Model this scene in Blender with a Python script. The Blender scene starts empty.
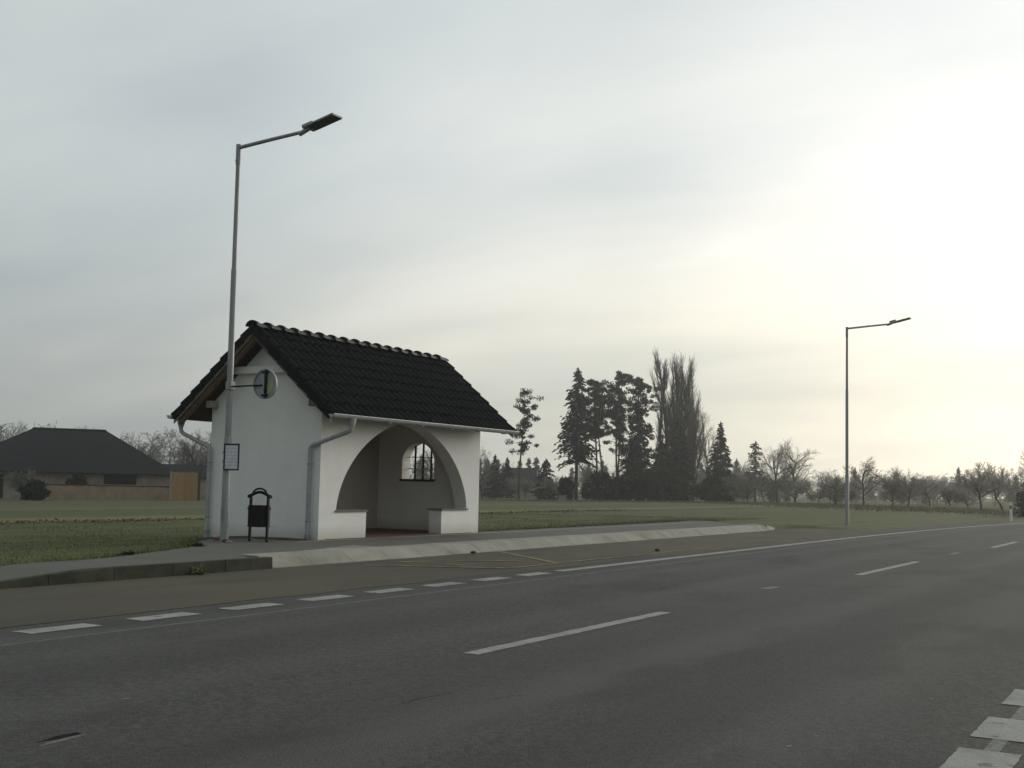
import bpy, bmesh, math, random
import numpy as np
from mathutils import Vector, Matrix

S = bpy.context.scene
COL = S.collection
R = math.radians

# ---------------------------------------------------------------- camera
def cam_basis(pitch, roll, yaw):
    fw = Vector((math.sin(yaw)*math.cos(pitch), math.cos(yaw)*math.cos(pitch), math.sin(pitch)))
    rt = Vector((math.cos(yaw), -math.sin(yaw), 0)); up = rt.cross(fw)
    c, s = math.cos(roll), math.sin(roll)
    return c*rt + s*up, c*up - s*rt, fw
CAM = Vector((-18.273, -14.656, 1.188))
rt, up, fw = cam_basis(R(4.685), R(1.317), R(60.231))
cd = bpy.data.cameras.new('camera'); cam = bpy.data.objects.new('camera', cd); COL.objects.link(cam)
cd.sensor_width = 36; cd.lens = 1200/1024*36; cd.clip_start = .05; cd.clip_end = 6000
cam.matrix_world = Matrix(((rt.x, up.x, -fw.x, CAM.x), (rt.y, up.y, -fw.y, CAM.y), (rt.z, up.z, -fw.z, CAM.z), (0, 0, 0, 1)))
S.camera = cam

# ---------------------------------------------------------------- sky, sun, exposure
SUN_AZ, SUN_EL = R(109), R(12)          # azimuth from +Y towards +X
SUN = Vector((math.sin(SUN_AZ)*math.cos(SUN_EL), math.cos(SUN_AZ)*math.cos(SUN_EL), math.sin(SUN_EL)))
W = bpy.data.worlds.new('World'); S.world = W; W.use_nodes = True
nt = W.node_tree; nt.nodes.clear()
def N(t, **k):
    n = nt.nodes.new(t)
    for a, b in k.items(): setattr(n, a, b)
    return n
def MATH(op, a, b=None, clamp=False):
    n = N('ShaderNodeMath', operation=op, use_clamp=clamp)
    for i, v in enumerate((a, b)):
        if v is None: continue
        if isinstance(v, (int, float)): n.inputs[i].default_value = v
        else: nt.links.new(v, n.inputs[i])
    return n.outputs[0]
out = N('ShaderNodeOutputWorld')
sky = N('ShaderNodeTexSky', sky_type='NISHITA', sun_disc=False, sun_elevation=SUN_EL, sun_rotation=SUN_AZ, dust_density=4.0)
bg1 = N('ShaderNodeBackground'); bg1.inputs['Strength'].default_value = .06
nt.links.new(sky.outputs[0], bg1.inputs[0])
tc = N('ShaderNodeTexCoord'); sep = N('ShaderNodeSeparateXYZ'); nt.links.new(tc.outputs['Generated'], sep.inputs[0])
zc = MATH('ADD', MATH('MAXIMUM', sep.outputs[2], 0.0), .22)
cx = MATH('DIVIDE', sep.outputs[0], zc); cy = MATH('DIVIDE', sep.outputs[1], zc)
comb = N('ShaderNodeCombineXYZ'); nt.links.new(cx, comb.inputs[0]); nt.links.new(cy, comb.inputs[1])
def noise(scale, detail, rough, dist=0.0, off=(0, 0, 0), rot=0):
    m = N('ShaderNodeMapping'); m.name = 'cloud_map_%g' % scale; m.inputs['Location'].default_value = off; m.inputs['Rotation'].default_value = (0, 0, rot); m.inputs['Scale'].default_value = (1, .55, 1)
    nt.links.new(comb.outputs[0], m.inputs[0])
    n = N('ShaderNodeTexNoise'); n.inputs['Scale'].default_value = scale; n.inputs['Detail'].default_value = detail
    n.inputs['Roughness'].default_value = rough; n.inputs['Distortion'].default_value = dist
    nt.links.new(m.outputs[0], n.inputs[0]); return n.outputs[0]
n1 = noise(.75, 3, .45, .5, (-6.966, 1.155, 4.184), 1.428); n2 = noise(2.6, 5, .5, .3, (-3.19, -13.38, 3.767), 1.647)
tone = MATH('ADD', MATH('MULTIPLY', MATH('SUBTRACT', n1, .5), .85), MATH('MULTIPLY', MATH('SUBTRACT', n2, .5), .36))
dot = N('ShaderNodeVectorMath', operation='DOT_PRODUCT'); nt.links.new(tc.outputs['Generated'], dot.inputs[0]); dot.inputs[1].default_value = SUN
pos = MATH('ADD', MATH('MULTIPLY', dot.outputs['Value'], .5), .5)
ramp = N('ShaderNodeValToRGB'); nt.links.new(pos, ramp.inputs[0])
els = [(0, (.38, .425, .45)), (.5, (.465, .52, .545)), (.70, (.575, .63, .645)), (.86, (.76, .805, .80)), (.955, (1.04, 1.055, 1.03)), (1, (1.5, 1.47, 1.38))]
cr = ramp.color_ramp; cr.interpolation = 'EASE'
while len(cr.elements) < len(els): cr.elements.new(.5)
for e, (p, c) in zip(cr.elements, els): e.position = p; e.color = (c[0]/2, c[1]/2, c[2]/2, 1)
gain = MATH('MULTIPLY', MATH('ADD', tone, 1.0), 2.0)
lowf = N('ShaderNodeMapRange'); lowf.interpolation_type = 'SMOOTHSTEP'; nt.links.new(sep.outputs[2], lowf.inputs[0]); lowf.inputs[1].default_value = 0; lowf.inputs[2].default_value = .28; lowf.inputs[3].default_value = 1; lowf.inputs[4].default_value = 0
sunf = N('ShaderNodeMapRange'); sunf.interpolation_type = 'SMOOTHSTEP'; nt.links.new(pos, sunf.inputs[0]); sunf.inputs[1].default_value = .68; sunf.inputs[2].default_value = .94
lowc = N('ShaderNodeMix', data_type='RGBA'); nt.links.new(sunf.outputs[0], lowc.inputs[0]); lowc.inputs[6].default_value = (.76, .735, .70, 1); lowc.inputs[7].default_value = (1.40, 1.235, 1.01, 1)
warm = N('ShaderNodeMix', data_type='RGBA', blend_type='MULTIPLY'); nt.links.new(lowf.outputs[0], warm.inputs[0]); nt.links.new(ramp.outputs[0], warm.inputs[6]); nt.links.new(lowc.outputs[2], warm.inputs[7])
mul = N('ShaderNodeVectorMath', operation='SCALE'); nt.links.new(warm.outputs[2], mul.inputs[0]); nt.links.new(gain, mul.inputs['Scale'])
tint = N('ShaderNodeMix', data_type='RGBA'); tf = N('ShaderNodeMapRange'); nt.links.new(tone, tf.inputs[0]); tf.inputs[1].default_value = -.14; tf.inputs[2].default_value = .10
tint.inputs[6].default_value = (.955, 1.0, 1.035, 1); tint.inputs[7].default_value = (1.02, 1.0, .975, 1); nt.links.new(tf.outputs[0], tint.inputs[0])
tm = N('ShaderNodeVectorMath', operation='MULTIPLY'); nt.links.new(mul.outputs[0], tm.inputs[0]); nt.links.new(tint.outputs[2], tm.inputs[1])
bg2 = N('ShaderNodeBackground'); nt.links.new(tm.outputs[0], bg2.inputs[0])
mix = N('ShaderNodeMixShader'); mix.inputs[0].default_value = .9
nt.links.new(bg1.outputs[0], mix.inputs[1]); nt.links.new(bg2.outputs[0], mix.inputs[2]); nt.links.new(mix.outputs[0], out.inputs[0])
sd = bpy.data.lights.new('sun', 'SUN'); sd.energy = 1.35; sd.angle = R(22); sd.color = (1, .93, .82)
so = bpy.data.objects.new('sun', sd); COL.objects.link(so); so.location = SUN*60
so.rotation_euler = (-SUN).to_track_quat('-Z', 'Y').to_euler()
S.view_settings.view_transform = 'Standard'; S.view_settings.look = 'None'
S.view_settings.exposure = 0; S.view_settings.gamma = 1; S.view_settings.use_curve_mapping = False
S.cycles.max_bounces = 6; S.cycles.diffuse_bounces = 3; S.cycles.volume_bounces = 1; S.cycles.transparent_max_bounces = 8
S.cycles.use_denoising = True

# ---------------------------------------------------------------- materials
MATS = {}
def mat(name, c1, c2=None, scale=5.0, rough=.85, bump=0.0, detail=4, stretch=(1, 1, 1), coords='Object', metal=0.0, spec=.3, lo=.35, hi=.65, extra=None, rand=0.0, bscale=None):
    m = bpy.data.materials.new(name); m.use_nodes = True; MATS[name] = m
    t = m.node_tree; b = t.nodes['Principled BSDF']
    b.inputs['Roughness'].default_value = rough; b.inputs['Metallic'].default_value = metal; b.inputs['Specular IOR Level'].default_value = spec
    c2 = c2 or tuple(v*.8 for v in c1)
    tcx = t.nodes.new('ShaderNodeTexCoord'); mp = t.nodes.new('ShaderNodeMapping'); mp.inputs['Scale'].default_value = stretch
    if coords == 'World':
        g = t.nodes.new('ShaderNodeNewGeometry'); t.links.new(g.outputs['Position'], mp.inputs[0])
    else: t.links.new(tcx.outputs[coords], mp.inputs[0])
    n = t.nodes.new('ShaderNodeTexNoise'); n.inputs['Scale'].default_value = scale; n.inputs['Detail'].default_value = detail; n.inputs['Roughness'].default_value = .6
    t.links.new(mp.outputs[0], n.inputs[0])
    r = t.nodes.new('ShaderNodeMapRange'); r.inputs[1].default_value = lo; r.inputs[2].default_value = hi; t.links.new(n.outputs[0], r.inputs[0])
    mx = t.nodes.new('ShaderNodeMix'); mx.data_type = 'RGBA'; mx.inputs[6].default_value = (*c1, 1); mx.inputs[7].default_value = (*c2, 1)
    t.links.new(r.outputs[0], mx.inputs[0])
    col = mx.outputs[2]
    if extra: col = extra(t, mp.outputs[0], col)
    if rand:
        oi = t.nodes.new('ShaderNodeObjectInfo'); rr = t.nodes.new('ShaderNodeMapRange'); rr.inputs[3].default_value = 1-rand; rr.inputs[4].default_value = 1+rand
        t.links.new(oi.outputs['Random'], rr.inputs[0])
        sc = t.nodes.new('ShaderNodeVectorMath'); sc.operation = 'SCALE'; t.links.new(col, sc.inputs[0]); t.links.new(rr.outputs[0], sc.inputs['Scale']); col = sc.outputs[0]
    t.links.new(col, b.inputs['Base Color'])
    if bump:
        src = n.outputs[0]
        if bscale:
            nb = t.nodes.new('ShaderNodeTexNoise'); nb.inputs['Scale'].default_value = bscale; nb.inputs['Detail'].default_value = 3
            t.links.new(mp.outputs[0], nb.inputs[0]); src = nb.outputs[0]
        bp = t.nodes.new('ShaderNodeBump'); bp.inputs['Strength'].default_value = bump; bp.inputs['Distance'].default_value = .02
        t.links.new(src, bp.inputs['Height']); t.links.new(bp.outputs[0], b.inputs['Normal'])
    return m
def layer(color, scale, stretch=(1, 1, 1), lo=.45, hi=.7, amt=.6, detail=4, off=(0, 0, 0)):
    """returns an extra() that mixes another colour in by a noise of its own"""
    def f(t, vec, col):
        mp = t.nodes.new('ShaderNodeMapping'); mp.inputs['Scale'].default_value = stretch; mp.inputs['Location'].default_value = off; t.links.new(vec, mp.inputs[0])
        n = t.nodes.new('ShaderNodeTexNoise'); n.inputs['Scale'].default_value = scale; n.inputs['Detail'].default_value = detail; t.links.new(mp.outputs[0], n.inputs[0])
        r = t.nodes.new('ShaderNodeMapRange'); r.inputs[1].default_value = lo; r.inputs[2].default_value = hi; r.inputs[4].default_value = amt; t.links.new(n.outputs[0], r.inputs[0])
        x = t.nodes.new('ShaderNodeMix'); x.data_type = 'RGBA'; t.links.new(r.outputs[0], x.inputs[0]); t.links.new(col, x.inputs[6]); x.inputs[7].default_value = (*color, 1)
        return x.outputs[2]
    return f
def chain(*fs):
    def f(t, v, c):
        for g in fs: c = g(t, v, c)
        return c
    return f
def band(color, y0, y1, soft, amt, axis=1, wob=.6):
    """a strip of land between two coordinates, with a ragged border"""
    def f(t, vec, col):
        sp = t.nodes.new('ShaderNodeSeparateXYZ'); t.links.new(vec, sp.inputs[0])
        n = t.nodes.new('ShaderNodeTexNoise'); n.inputs['Scale'].default_value = .5; n.inputs['Detail'].default_value = 4; t.links.new(vec, n.inputs[0])
        a = t.nodes.new('ShaderNodeMath'); a.operation = 'MULTIPLY_ADD'; t.links.new(n.outputs[0], a.inputs[0]); a.inputs[1].default_value = wob*2; t.links.new(sp.outputs[axis], a.inputs[2])
        r1 = t.nodes.new('ShaderNodeMapRange'); r1.inputs[1].default_value = y0+wob-soft; r1.inputs[2].default_value = y0+wob+soft; t.links.new(a.outputs[0], r1.inputs[0])
        r2 = t.nodes.new('ShaderNodeMapRange'); r2.inputs[1].default_value = y1+wob-soft; r2.inputs[2].default_value = y1+wob+soft; r2.inputs[3].default_value = amt; r2.inputs[4].default_value = 0; t.links.new(a.outputs[0], r2.inputs[0])
        mm = t.nodes.new('ShaderNodeMath'); mm.operation = 'MULTIPLY'; t.links.new(r1.outputs[0], mm.inputs[0]); t.links.new(r2.outputs[0], mm.inputs[1])
        x = t.nodes.new('ShaderNodeMix'); x.data_type = 'RGBA'; t.links.new(mm.outputs[0], x.inputs[0]); t.links.new(col, x.inputs[6]); x.inputs[7].default_value = (*color, 1)
        return x.outputs[2]
    return f

mat('asphalt', (.088, .086, .079), (.034, .033, .031), 26, .85, .6, 9, coords='World', spec=.25, lo=.38, hi=.62, extra=chain(
    layer((.046, .045, .042), .55, (.10, 1, 1), .42, .62, .55), layer((.094, .092, .084), .9, (.05, 1, 1), .5, .75, .5, off=(3, 8, 0)),
    band((.090, .088, .081), -11.3, -10.75, .18, .42, wob=.12), band((.090, .088, .081), -12.95, -12.4, .18, .42, wob=.12), band((.036, .035, .033), -12.2, -11.5, .2, .35, wob=.15),
    band((.088, .086, .080), -7.55, -7.1, .18, .35, wob=.12), band((.088, .086, .080), -9.1, -8.65, .18, .35, wob=.12), band((.038, .037, .035), -8.4, -7.85, .2, .3, wob=.15),
    layer((.034, .033, .031), 1.1, (.4, 1, 1), .54, .68, .6, 6), layer((.028, .027, .026), .35, (.5, 1, 1), .60, .68, .5, 7, (2, 7, 0)),
    layer((.15, .145, .13), 110, (1, 1, 1), .60, .72, .6, 2), layer((.020, .020, .019), 60, (1, 1, 1), .58, .72, .6, 3, (4, 4, 0))), bscale=90)
mat('bay_asphalt', (.098, .088, .066), (.070, .064, .050), 60, .92, .5, 4, coords='World', spec=.2, extra=chain(
    layer((.115, .098, .058), .5, (.35, 1, 1), .45, .65, .7), layer((.058, .052, .042), .9, (.4, 1, 1), .52, .72, .7, off=(5, 1, 0))), bscale=150)
mat('pavement', (.132, .130, .110), (.100, .099, .085), 90, .9, .4, 4, coords='World', spec=.25, extra=chain(
    layer((.085, .083, .072), .8, (1, 1, 1), .5, .72, .6), layer((.10, .105, .075), 2.2, (1, 1, 1), .58, .75, .5)), bscale=160)
mat('kerb_dark', (.055, .054, .042), (.028, .028, .022), 3, .95, .7, 6, rand=.08, spec=.15, coords='World', extra=layer((.040, .048, .022), 4, (1, 1, 1), .52, .66, .7, 5))
mat('kerb_light', (.315, .30, .26), (.245, .232, .195), 1.6, .9, .4, 6, rand=.05, spec=.25, coords='World', extra=chain(layer((.15, .14, .11), 1.1, (1, 1, 1), .55, .72, .6, 6, (9, 2, 0)), layer((.20, .20, .15), 7, (1, 1, 1), .58, .7, .5, 5)), bscale=60)
mat('road_paint', (.33, .33, .30), (.27, .27, .245), 40, .85, .4, 6, coords='World', extra=chain(layer((.10, .10, .09), 60, (1, 1, 1), .56, .72, .55, 5), layer((.17, .17, .155), 3, (1, 1, 1), .48, .7, .6), layer((.07, .07, .065), 9, (1, 1, 1), .62, .70, .7, 6)), bscale=120)
mat('faded_paint', (.20, .20, .185), (.13, .13, .12), 25, .85, .3, 4, coords='World', extra=layer((.085, .085, .08), 18, (1, 1, 1), .48, .6, .9, 5))
mat('yellow_paint', (.33, .245, .065), (.20, .155, .055), 12, .9, .2, 4, coords='World', extra=layer((.088, .078, .055), 5, (1, 1, 1), .42, .6, .95, 5))
mat('seam', (.125, .123, .115), (.085, .084, .08), 8, .9, .2, 4, coords='World')
mat('tar', (.010, .010, .010), (.030, .030, .028), 20, .95, spec=.02)
mat('tar_seal', (.030, .029, .028), (.045, .044, .041), 30, .9, spec=.1)
mat('chip', (.15, .147, .135), (.10, .098, .09), 30, .9)
mat('field', (.098, .108, .040), (.070, .080, .030), 3.0, .95, .6, 6, coords='World', stretch=(.25, 1, 1), spec=.1, extra=chain(
    layer((.105, .112, .052), .10, (.25, 1, 1), .45, .65, .8), layer((.060, .070, .032), 1.6, (.05, 1, 1), .5, .66, .75, off=(2, 5, 0)),
    band((.056, .062, .026), 1.6, 1.9, .12, .5, wob=.2), band((.056, .062, .026), 3.3, 3.6, .12, .5, wob=.25), band((.056, .062, .026), 5.2, 5.6, .15, .5, wob=.3), band((.056, .062, .026), 7.6, 8.1, .2, .5, wob=.3), band((.056, .062, .026), 10.2, 10.8, .2, .5, wob=.3),
    band((.056, .050, .026), 12.6, 14.6, .5, .8, wob=1.3), band((.175, .148, .060), 14.6, 18.2, .6, .75, wob=1.2), band((.075, .092, .042), 19, 26, 2, .5), band((.13, .125, .075), 30, 34, 1.0, .6),
    band((.058, .062, .034), 26.5, 28, .5, .7), band((.080, .078, .045), 44, 70, 3, .7)), bscale=14)
mat('earth', (.085, .068, .045), (.055, .045, .03), 8, .95, .8, 5, spec=.1)
mat('plaster', (.80, .795, .76), (.75, .745, .71), 2.2, .93, .25, 5, coords='World', spec=.2, extra=chain(layer((.62, .61, .57), 1.3, (1, 1, .4), .55, .8, .18), band((.42, .39, .33), -.6, .14, .12, .6, axis=2, wob=.16)), bscale=120)
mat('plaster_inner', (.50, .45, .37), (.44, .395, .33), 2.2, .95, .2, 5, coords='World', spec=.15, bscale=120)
mat('tile_black', (.0085, .009, .010), (.005, .0055, .006), 9, .55, .3, 4, rand=.22, spec=.05)
mat('ridge_black', (.014, .0145, .015), (.008, .0085, .009), 7, .6, .3, 4, rand=.2, spec=.35, extra=layer((.03, .03, .028), 6, (1, 1, 1), .6, .75, .4))
mat('wood_brown', (.21, .14, .092), (.13, .088, .058), 3, .8, .3, 5, stretch=(8, 1, 8), spec=.2)
mat('wood_dark', (.085, .055, .036), (.05, .033, .022), 3, .85, .3, 5, stretch=(8, 1, 8), spec=.2)
mat('wood_pale', (.36, .33, .28), (.28, .25, .21), 4, .85, .2, 5, spec=.2)
mat('zinc', (.40, .41, .41), (.31, .32, .325), 5, .5, .1, 4, metal=.35, spec=.4, rand=.05)
mat('galvanised', (.30, .305, .305), (.22, .225, .228), 6, .5, .1, 4, metal=.4, spec=.4, stretch=(1, 1, .2))
mat('black_metal', (.006, .0065, .0065), (.009, .0095, .0095), 9, .55, 0, 3, spec=.15)
mat('dark_sill', (.05, .047, .045), (.032, .03, .03), 9, .75, .2, 3)
mat('grey_sill', (.17, .165, .155), (.12, .115, .11), 9, .8, .2, 3)
mat('red_floor', (.12, .052, .038), (.075, .036, .028), 7, .75, .2, 4)
mat('sign_grey', (.30, .31, .315), (.25, .26, .265), 8, .55, 0, 3, metal=.2)
mat('sign_yellow', (.33, .36, .19), (.27, .30, .17), 8, .5, 0, 3)
mat('white_post', (.68, .67, .62), (.55, .54, .5), 8, .6, 0, 3)
mat('glass_lens', (.03, .032, .035), (.022, .023, .025), 9, .25, 0, 2, spec=.5)
mat('brick_red', (.22, .09, .06), (.15, .065, .045), 9, .9, .4, 4, rand=.2)
mat('bark', (.050, .044, .036), (.032, .029, .024), 6, .95, .5, 4, stretch=(1, 1, .3), spec=.1)
mat('bark_pine', (.085, .055, .038), (.045, .036, .029), 4, .95, .5, 4, stretch=(1, 1, .3), spec=.1)
mat('twig_pale', (.25, .235, .20), (.18, .17, .145), 2, .95, 0, 2, spec=.05)
mat('twig', (.11, .102, .085), (.08, .074, .062), 2, .95, 0, 2, spec=.05)
mat('twig_green', (.17, .17, .12), (.12, .12, .085), 2, .95, 0, 2, spec=.05)
mat('needle_spruce', (.017, .024, .015), (.010, .015, .010), .8, .8, 0, 3, spec=.15)
mat('needle_pine', (.022, .029, .018), (.014, .019, .013), .8, .8, 0, 3, spec=.15)
mat('leaf_dark', (.018, .023, .013), (.011, .015, .010), .9, .8, 0, 3, spec=.15)
mat('grass', (.112, .124, .046), (.085, .096, .036), .4, .9, 0, 3, coords='World', spec=.1, extra=layer((.15, .13, .06), .7, (.3, 1, 1), .52, .68, .8))
mat('straw', (.20, .175, .11), (.15, .13, .085), .3, .95, 0, 3, coords='World', spec=.05)
mat('barn_roof', (.015, .016, .018), (.011, .0115, .013), 1.2, .85, .4, 5, spec=.25, bscale=6)
mat('barn_wall', (.34, .285, .225), (.23, .195, .155), 1.2, .95, .3, 5, spec=.1)
mat('old_brick', (.34, .26, .18), (.24, .185, .13), 1.6, .95, .4, 5, spec=.1, rand=.1)
mat('gate_wood', (.34, .205, .085), (.26, .155, .065), 3, .85, .2, 5, stretch=(6, 6, .6), rand=.14)
mat('opening', (.008, .008, .009), (.012, .012, .012), 2, .9)
mat('pale_box', (.24, .235, .21), (.19, .185, .17), 3, .85)
# printed timetable sheet: rows of fine grey print
def print_rows(t, vec, col):
    w = t.nodes.new('ShaderNodeTexWave'); w.bands_direction = 'Z'; w.inputs['Scale'].default_value = 5.2; w.inputs['Distortion'].default_value = 2.5; w.inputs['Detail Scale'].default_value = 9; t.links.new(vec, w.inputs[0])
    r = t.nodes.new('ShaderNodeMapRange'); r.inputs[1].default_value = .5; r.inputs[2].default_value = .8; r.inputs[4].default_value = .26; t.links.new(w.outputs[1], r.inputs[0])
    x = t.nodes.new('ShaderNodeMix'); x.data_type = 'RGBA'; t.links.new(r.outputs[0], x.inputs[0]); t.links.new(col, x.inputs[6]); x.inputs[7].default_value = (.16, .16, .18, 1)
    return x.outputs[2]
mat('paper', (.66, .65, .70), (.56, .56, .61), 6, .5, 0, 3, spec=.5, extra=print_rows)

# ---------------------------------------------------------------- mesh helpers
def tag(o, label=None, cat=None, group=None, kind=None):
    if label: o['label'] = label
    if cat: o['category'] = cat
    if group: o['group'] = group
    if kind: o['kind'] = kind
    return o
def empty(name, loc=(0, 0, 0), rz=0, parent=None):
    o = bpy.data.objects.new(name, None); COL.objects.link(o); o.location = loc; o.rotation_euler = (0, 0, rz); o.empty_display_size = .3
    if parent: o.parent = parent
    return o
def link(name, me, m, parent=None):
    me.materials.clear(); me.materials.append(MATS[m])
    o = bpy.data.objects.new(name, me); COL.objects.link(o)
    if parent: o.parent = parent
    return o
def fast(name, V, F, m, parent=None, smooth=False):
    """V (n,3), F (k,3|4) arrays -> one mesh object"""
    V = np.asarray(V, np.float32); F = np.asarray(F, np.int32); k = F.shape[1]
    me = bpy.data.meshes.new(name); me.vertices.add(len(V)); me.vertices.foreach_set('co', V.ravel())
    me.loops.add(F.size); me.loops.foreach_set('vertex_index', F.ravel()); me.polygons.add(len(F))
    me.polygons.foreach_set('loop_start', np.arange(0, F.size, k, dtype=np.int32))
    me.update(calc_edges=True)
    if smooth: me.polygons.foreach_set('use_smooth', np.ones(len(F), bool))
    return link(name, me, m, parent)
class MB:
    def __init__(s): s.v = []; s.f = []
    def add(s, vs, fs):
        o = len(s.v); s.v += [tuple(v) for v in vs]; s.f += [tuple(i+o for i in f) for f in fs]; return s
    def box(s, a, b):
        (x0, y0, z0), (x1, y1, z1) = a, b
        return s.add([(x0, y0, z0), (x1, y0, z0), (x1, y1, z0), (x0, y1, z0), (x0, y0, z1), (x1, y0, z1), (x1, y1, z1), (x0, y1, z1)],
                     [(0, 3, 2, 1), (4, 5, 6, 7), (0, 1, 5, 4), (1, 2, 6, 5), (2, 3, 7, 6), (3, 0, 4, 7)])
    def tube(s, pts, rad, n=10, cap=True):
        pts = [Vector(p) for p in pts]; rad = rad if isinstance(rad, (list, tuple)) else [rad]*len(pts)
        vs = []; ref = None
        for i, p in enumerate(pts):
            d = (pts[min(i+1, len(pts)-1)] - pts[max(i-1, 0)]).normalized()
            if ref is None: ref = d.orthogonal().normalized()
            ref = (ref - d*ref.dot(d)).normalized(); b = d.cross(ref)
            for k in range(n):
                a = 2*math.pi*k/n; vs.append(p + (ref*math.cos(a) + b*math.sin(a))*rad[i])
        fs = [(i*n+k, i*n+(k+1) % n, (i+1)*n+(k+1) % n, (i+1)*n+k) for i in range(len(pts)-1) for k in range(n)]
        if cap: fs += [tuple(range(n))[::-1], tuple(range((len(pts)-1)*n, len(pts)*n))]
        return s.add(vs, fs)
    def prism(s, poly, axis, a, b):
        """2D polygon extruded along an axis from a to b"""
        def p3(q, t):
            return {'x': (t, q[0], q[1]), 'y': (q[0], t, q[1]), 'z': (q[0], q[1], t)}[axis]
        n = len(poly)
        return s.add([p3(q, a) for q in poly] + [p3(q, b) for q in poly],
                     [tuple(range(n)), tuple(range(2*n-1, n-1, -1))] + [(i, i+n, (i+1) % n+n, (i+1) % n) for i in range(n)])
    def build(s, name, m, parent=None, bevel=0.0, smooth=False, fix=True):
        me = bpy.data.meshes.new(name); me.from_pydata(s.v, [], s.f); me.update()
        bm = bmesh.new(); bm.from_mesh(me)
        if fix: bmesh.ops.recalc_face_normals(bm, faces=bm.faces)
        if bevel: bmesh.ops.bevel(bm, geom=[e for e in bm.edges if len(e.link_faces) == 2 and e.calc_face_angle(0) > .6], offset=bevel, segments=2, affect='EDGES', profile=.6)
        bm.to_mesh(me); bm.free()
        if smooth:
            for p in me.polygons: p.use_smooth = True
            try: me.set_sharp_from_angle(angle=R(40))
            except Exception: pass
        return link(name, me, m, parent)
def box(name, a, b, m, parent=None, bevel=0.0): return MB().box(a, b).build(name, m, parent, bevel)
def arc(c, r, a0, a1, n): return [(c[0]+r*math.cos(a0+(a1-a0)*i/n), c[1]+r*math.sin(a0+(a1-a0)*i/n)) for i in range(n+1)]
def sheet(name, rows, m, parent=None):
    """rows of equally many points -> grid of quads"""
    V = [p for r in rows for p in r]; n = len(rows[0])
    F = [(i*n+j, i*n+j+1, (i+1)*n+j+1, (i+1)*n+j) for i in range(len(rows)-1) for j in range(n-1)]
    o = MB().add(V, F).build(name, m, parent, fix=False)
    me = o.data
    if len(me.polygons) and me.polygons[0].normal.z < 0: me.flip_normals()
    return o
def ss(a, b, x): t = min(1, max(0, (x-a)/(b-a))); return t*t*(3-2*t)

# ---------------------------------------------------------------- ground
def gz(x, y):
    z = -.06 - .0155*(min(max(y, 1.2), 85) - 1.2)
    if y < -1.5: z = -.06 - .24*ss(-1.5, -2.7, y) if x < 23 else -.06 - .24*ss(-1.5, -9.0, y)
    return z
def axis(*spans):
    v = []
    for a, b, st in spans: v += list(np.arange(a, b, st))
    return v + [spans[-1][1]]
rg = random.Random(4)
xs = axis((-150, -20, 10), (-20, 60, 1.5), (60, 160, 5), (160, 520, 40)); ys = axis((-300, -20, 35), (-20, -4, 2), (-4, 4, .4), (4, 40, 1.5), (40, 120, 5), (120, 440, 40))
rows = [[(x, y, gz(x, y) + (rg.uniform(-.02, .02) if y > 3 else 0)) for x in xs] for y in ys]
tag(sheet('field', rows, 'field'), 'flat green winter crop field sloping gently behind the shelter', 'field', kind='structure')

def cv(x): return -.0015*max(0, x-12)**2          # the road bends gently to the right
RX = axis((-60, -20, 10), (-20, 60, 2), (60, 200, 6))
road = tag(sheet('road', [[(x, y + cv(x), -.17) for x in RX] for y in (-19, -14, -10, -7, -5.3)], 'asphalt'), 'grey two lane asphalt road running past the bus shelter', 'road', kind='structure')
# bus bay with its brown, gravelly surface tapering off beyond the platform
bx = axis((-60, -20, 10), (-20, 52, 1))
def bay_in(x): return -2.55 if x < 21 else -2.55 - (x-21)*.15 - max(0, x-30)*.035
rows = [[], []]
rb = random.Random(8)
for x in bx:
    lo = -5.62 + cv(x) + rb.uniform(-.06, .06); rows[0].append((x, lo, -.166)); rows[1].append((x, max(lo+.05, bay_in(x) + rb.uniform(-.08, .08)*(x > 21)), -.160))
bay = tag(sheet('bus_bay', rows, 'bay_asphalt'), 'brownish worn bus bay between platform kerb and white edge line', 'bus bay', kind='structure')

JR = random.Random(77)
def stripe(name, x0, x1, y0, y1, m, parent, z=-.1662, bend=True, st=2.0, jit=0.0, slant=0.0):
    n = max(1, int((x1-x0)/st)); X = [x0 + (x1-x0)*i/n for i in range(n+1)]
    return sheet(name, [[(x + JR.uniform(-jit, jit), y0 + JR.uniform(-jit, jit) + (cv(x) if bend else 0), z) for x in X], [(x + JR.uniform(-jit, jit), (y0+y1)/2 + (cv(x) if bend else 0), z) for x in X], [(x + JR.uniform(-jit, jit), y1 + JR.uniform(-jit, jit) + (cv(x) if bend else 0), z) for x in X]], m, parent)
# broken edge line along the bay, then the solid line
for i in range(22):
    x1 = -2.02 - i*1.232
    if x1 < -22: break
    stripe('edge_dash', x1-.76, x1, -6.15, -5.90, 'road_paint', road, st=.07, jit=.006)
stripe('edge_line', -1.55, 150, -6.10, -5.90, 'road_paint', road)
stripe('asphalt_seam', -40, 60, -6.56, -6.50, 'seam', road, z=-.1685)
for k in range(8):                                   # centre line, 4 m dashes every 12.1 m
    x0 = (-22.0, -10.07, 1.42, 14.0, 26.0, 38.0, 50.4, 62.4)[k]
    yc = -9.60 - .021*(x0+12)
    stripe('centre_dash', x0, x0+(4.0 if k < 2 else 4.65), yc-.07, yc+.07, 'road_paint', road, bend=x0 > 30, st=.1, jit=.007)
for k in range(14):                                  # broken line of the bay on the near side
    x0 = -11.04 + 1.04*(k-4) if k < 5 else -9.82 + 1.22*(k-5)
    stripe('edge_dash', x0, x0+.69, -13.83, -13.52, 'road_paint', road, bend=False, st=.05, jit=.003)
stripe('old_line', -18, -3, -13.72, -13.64, 'faded_paint', road, z=-.168, bend=False)
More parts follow.
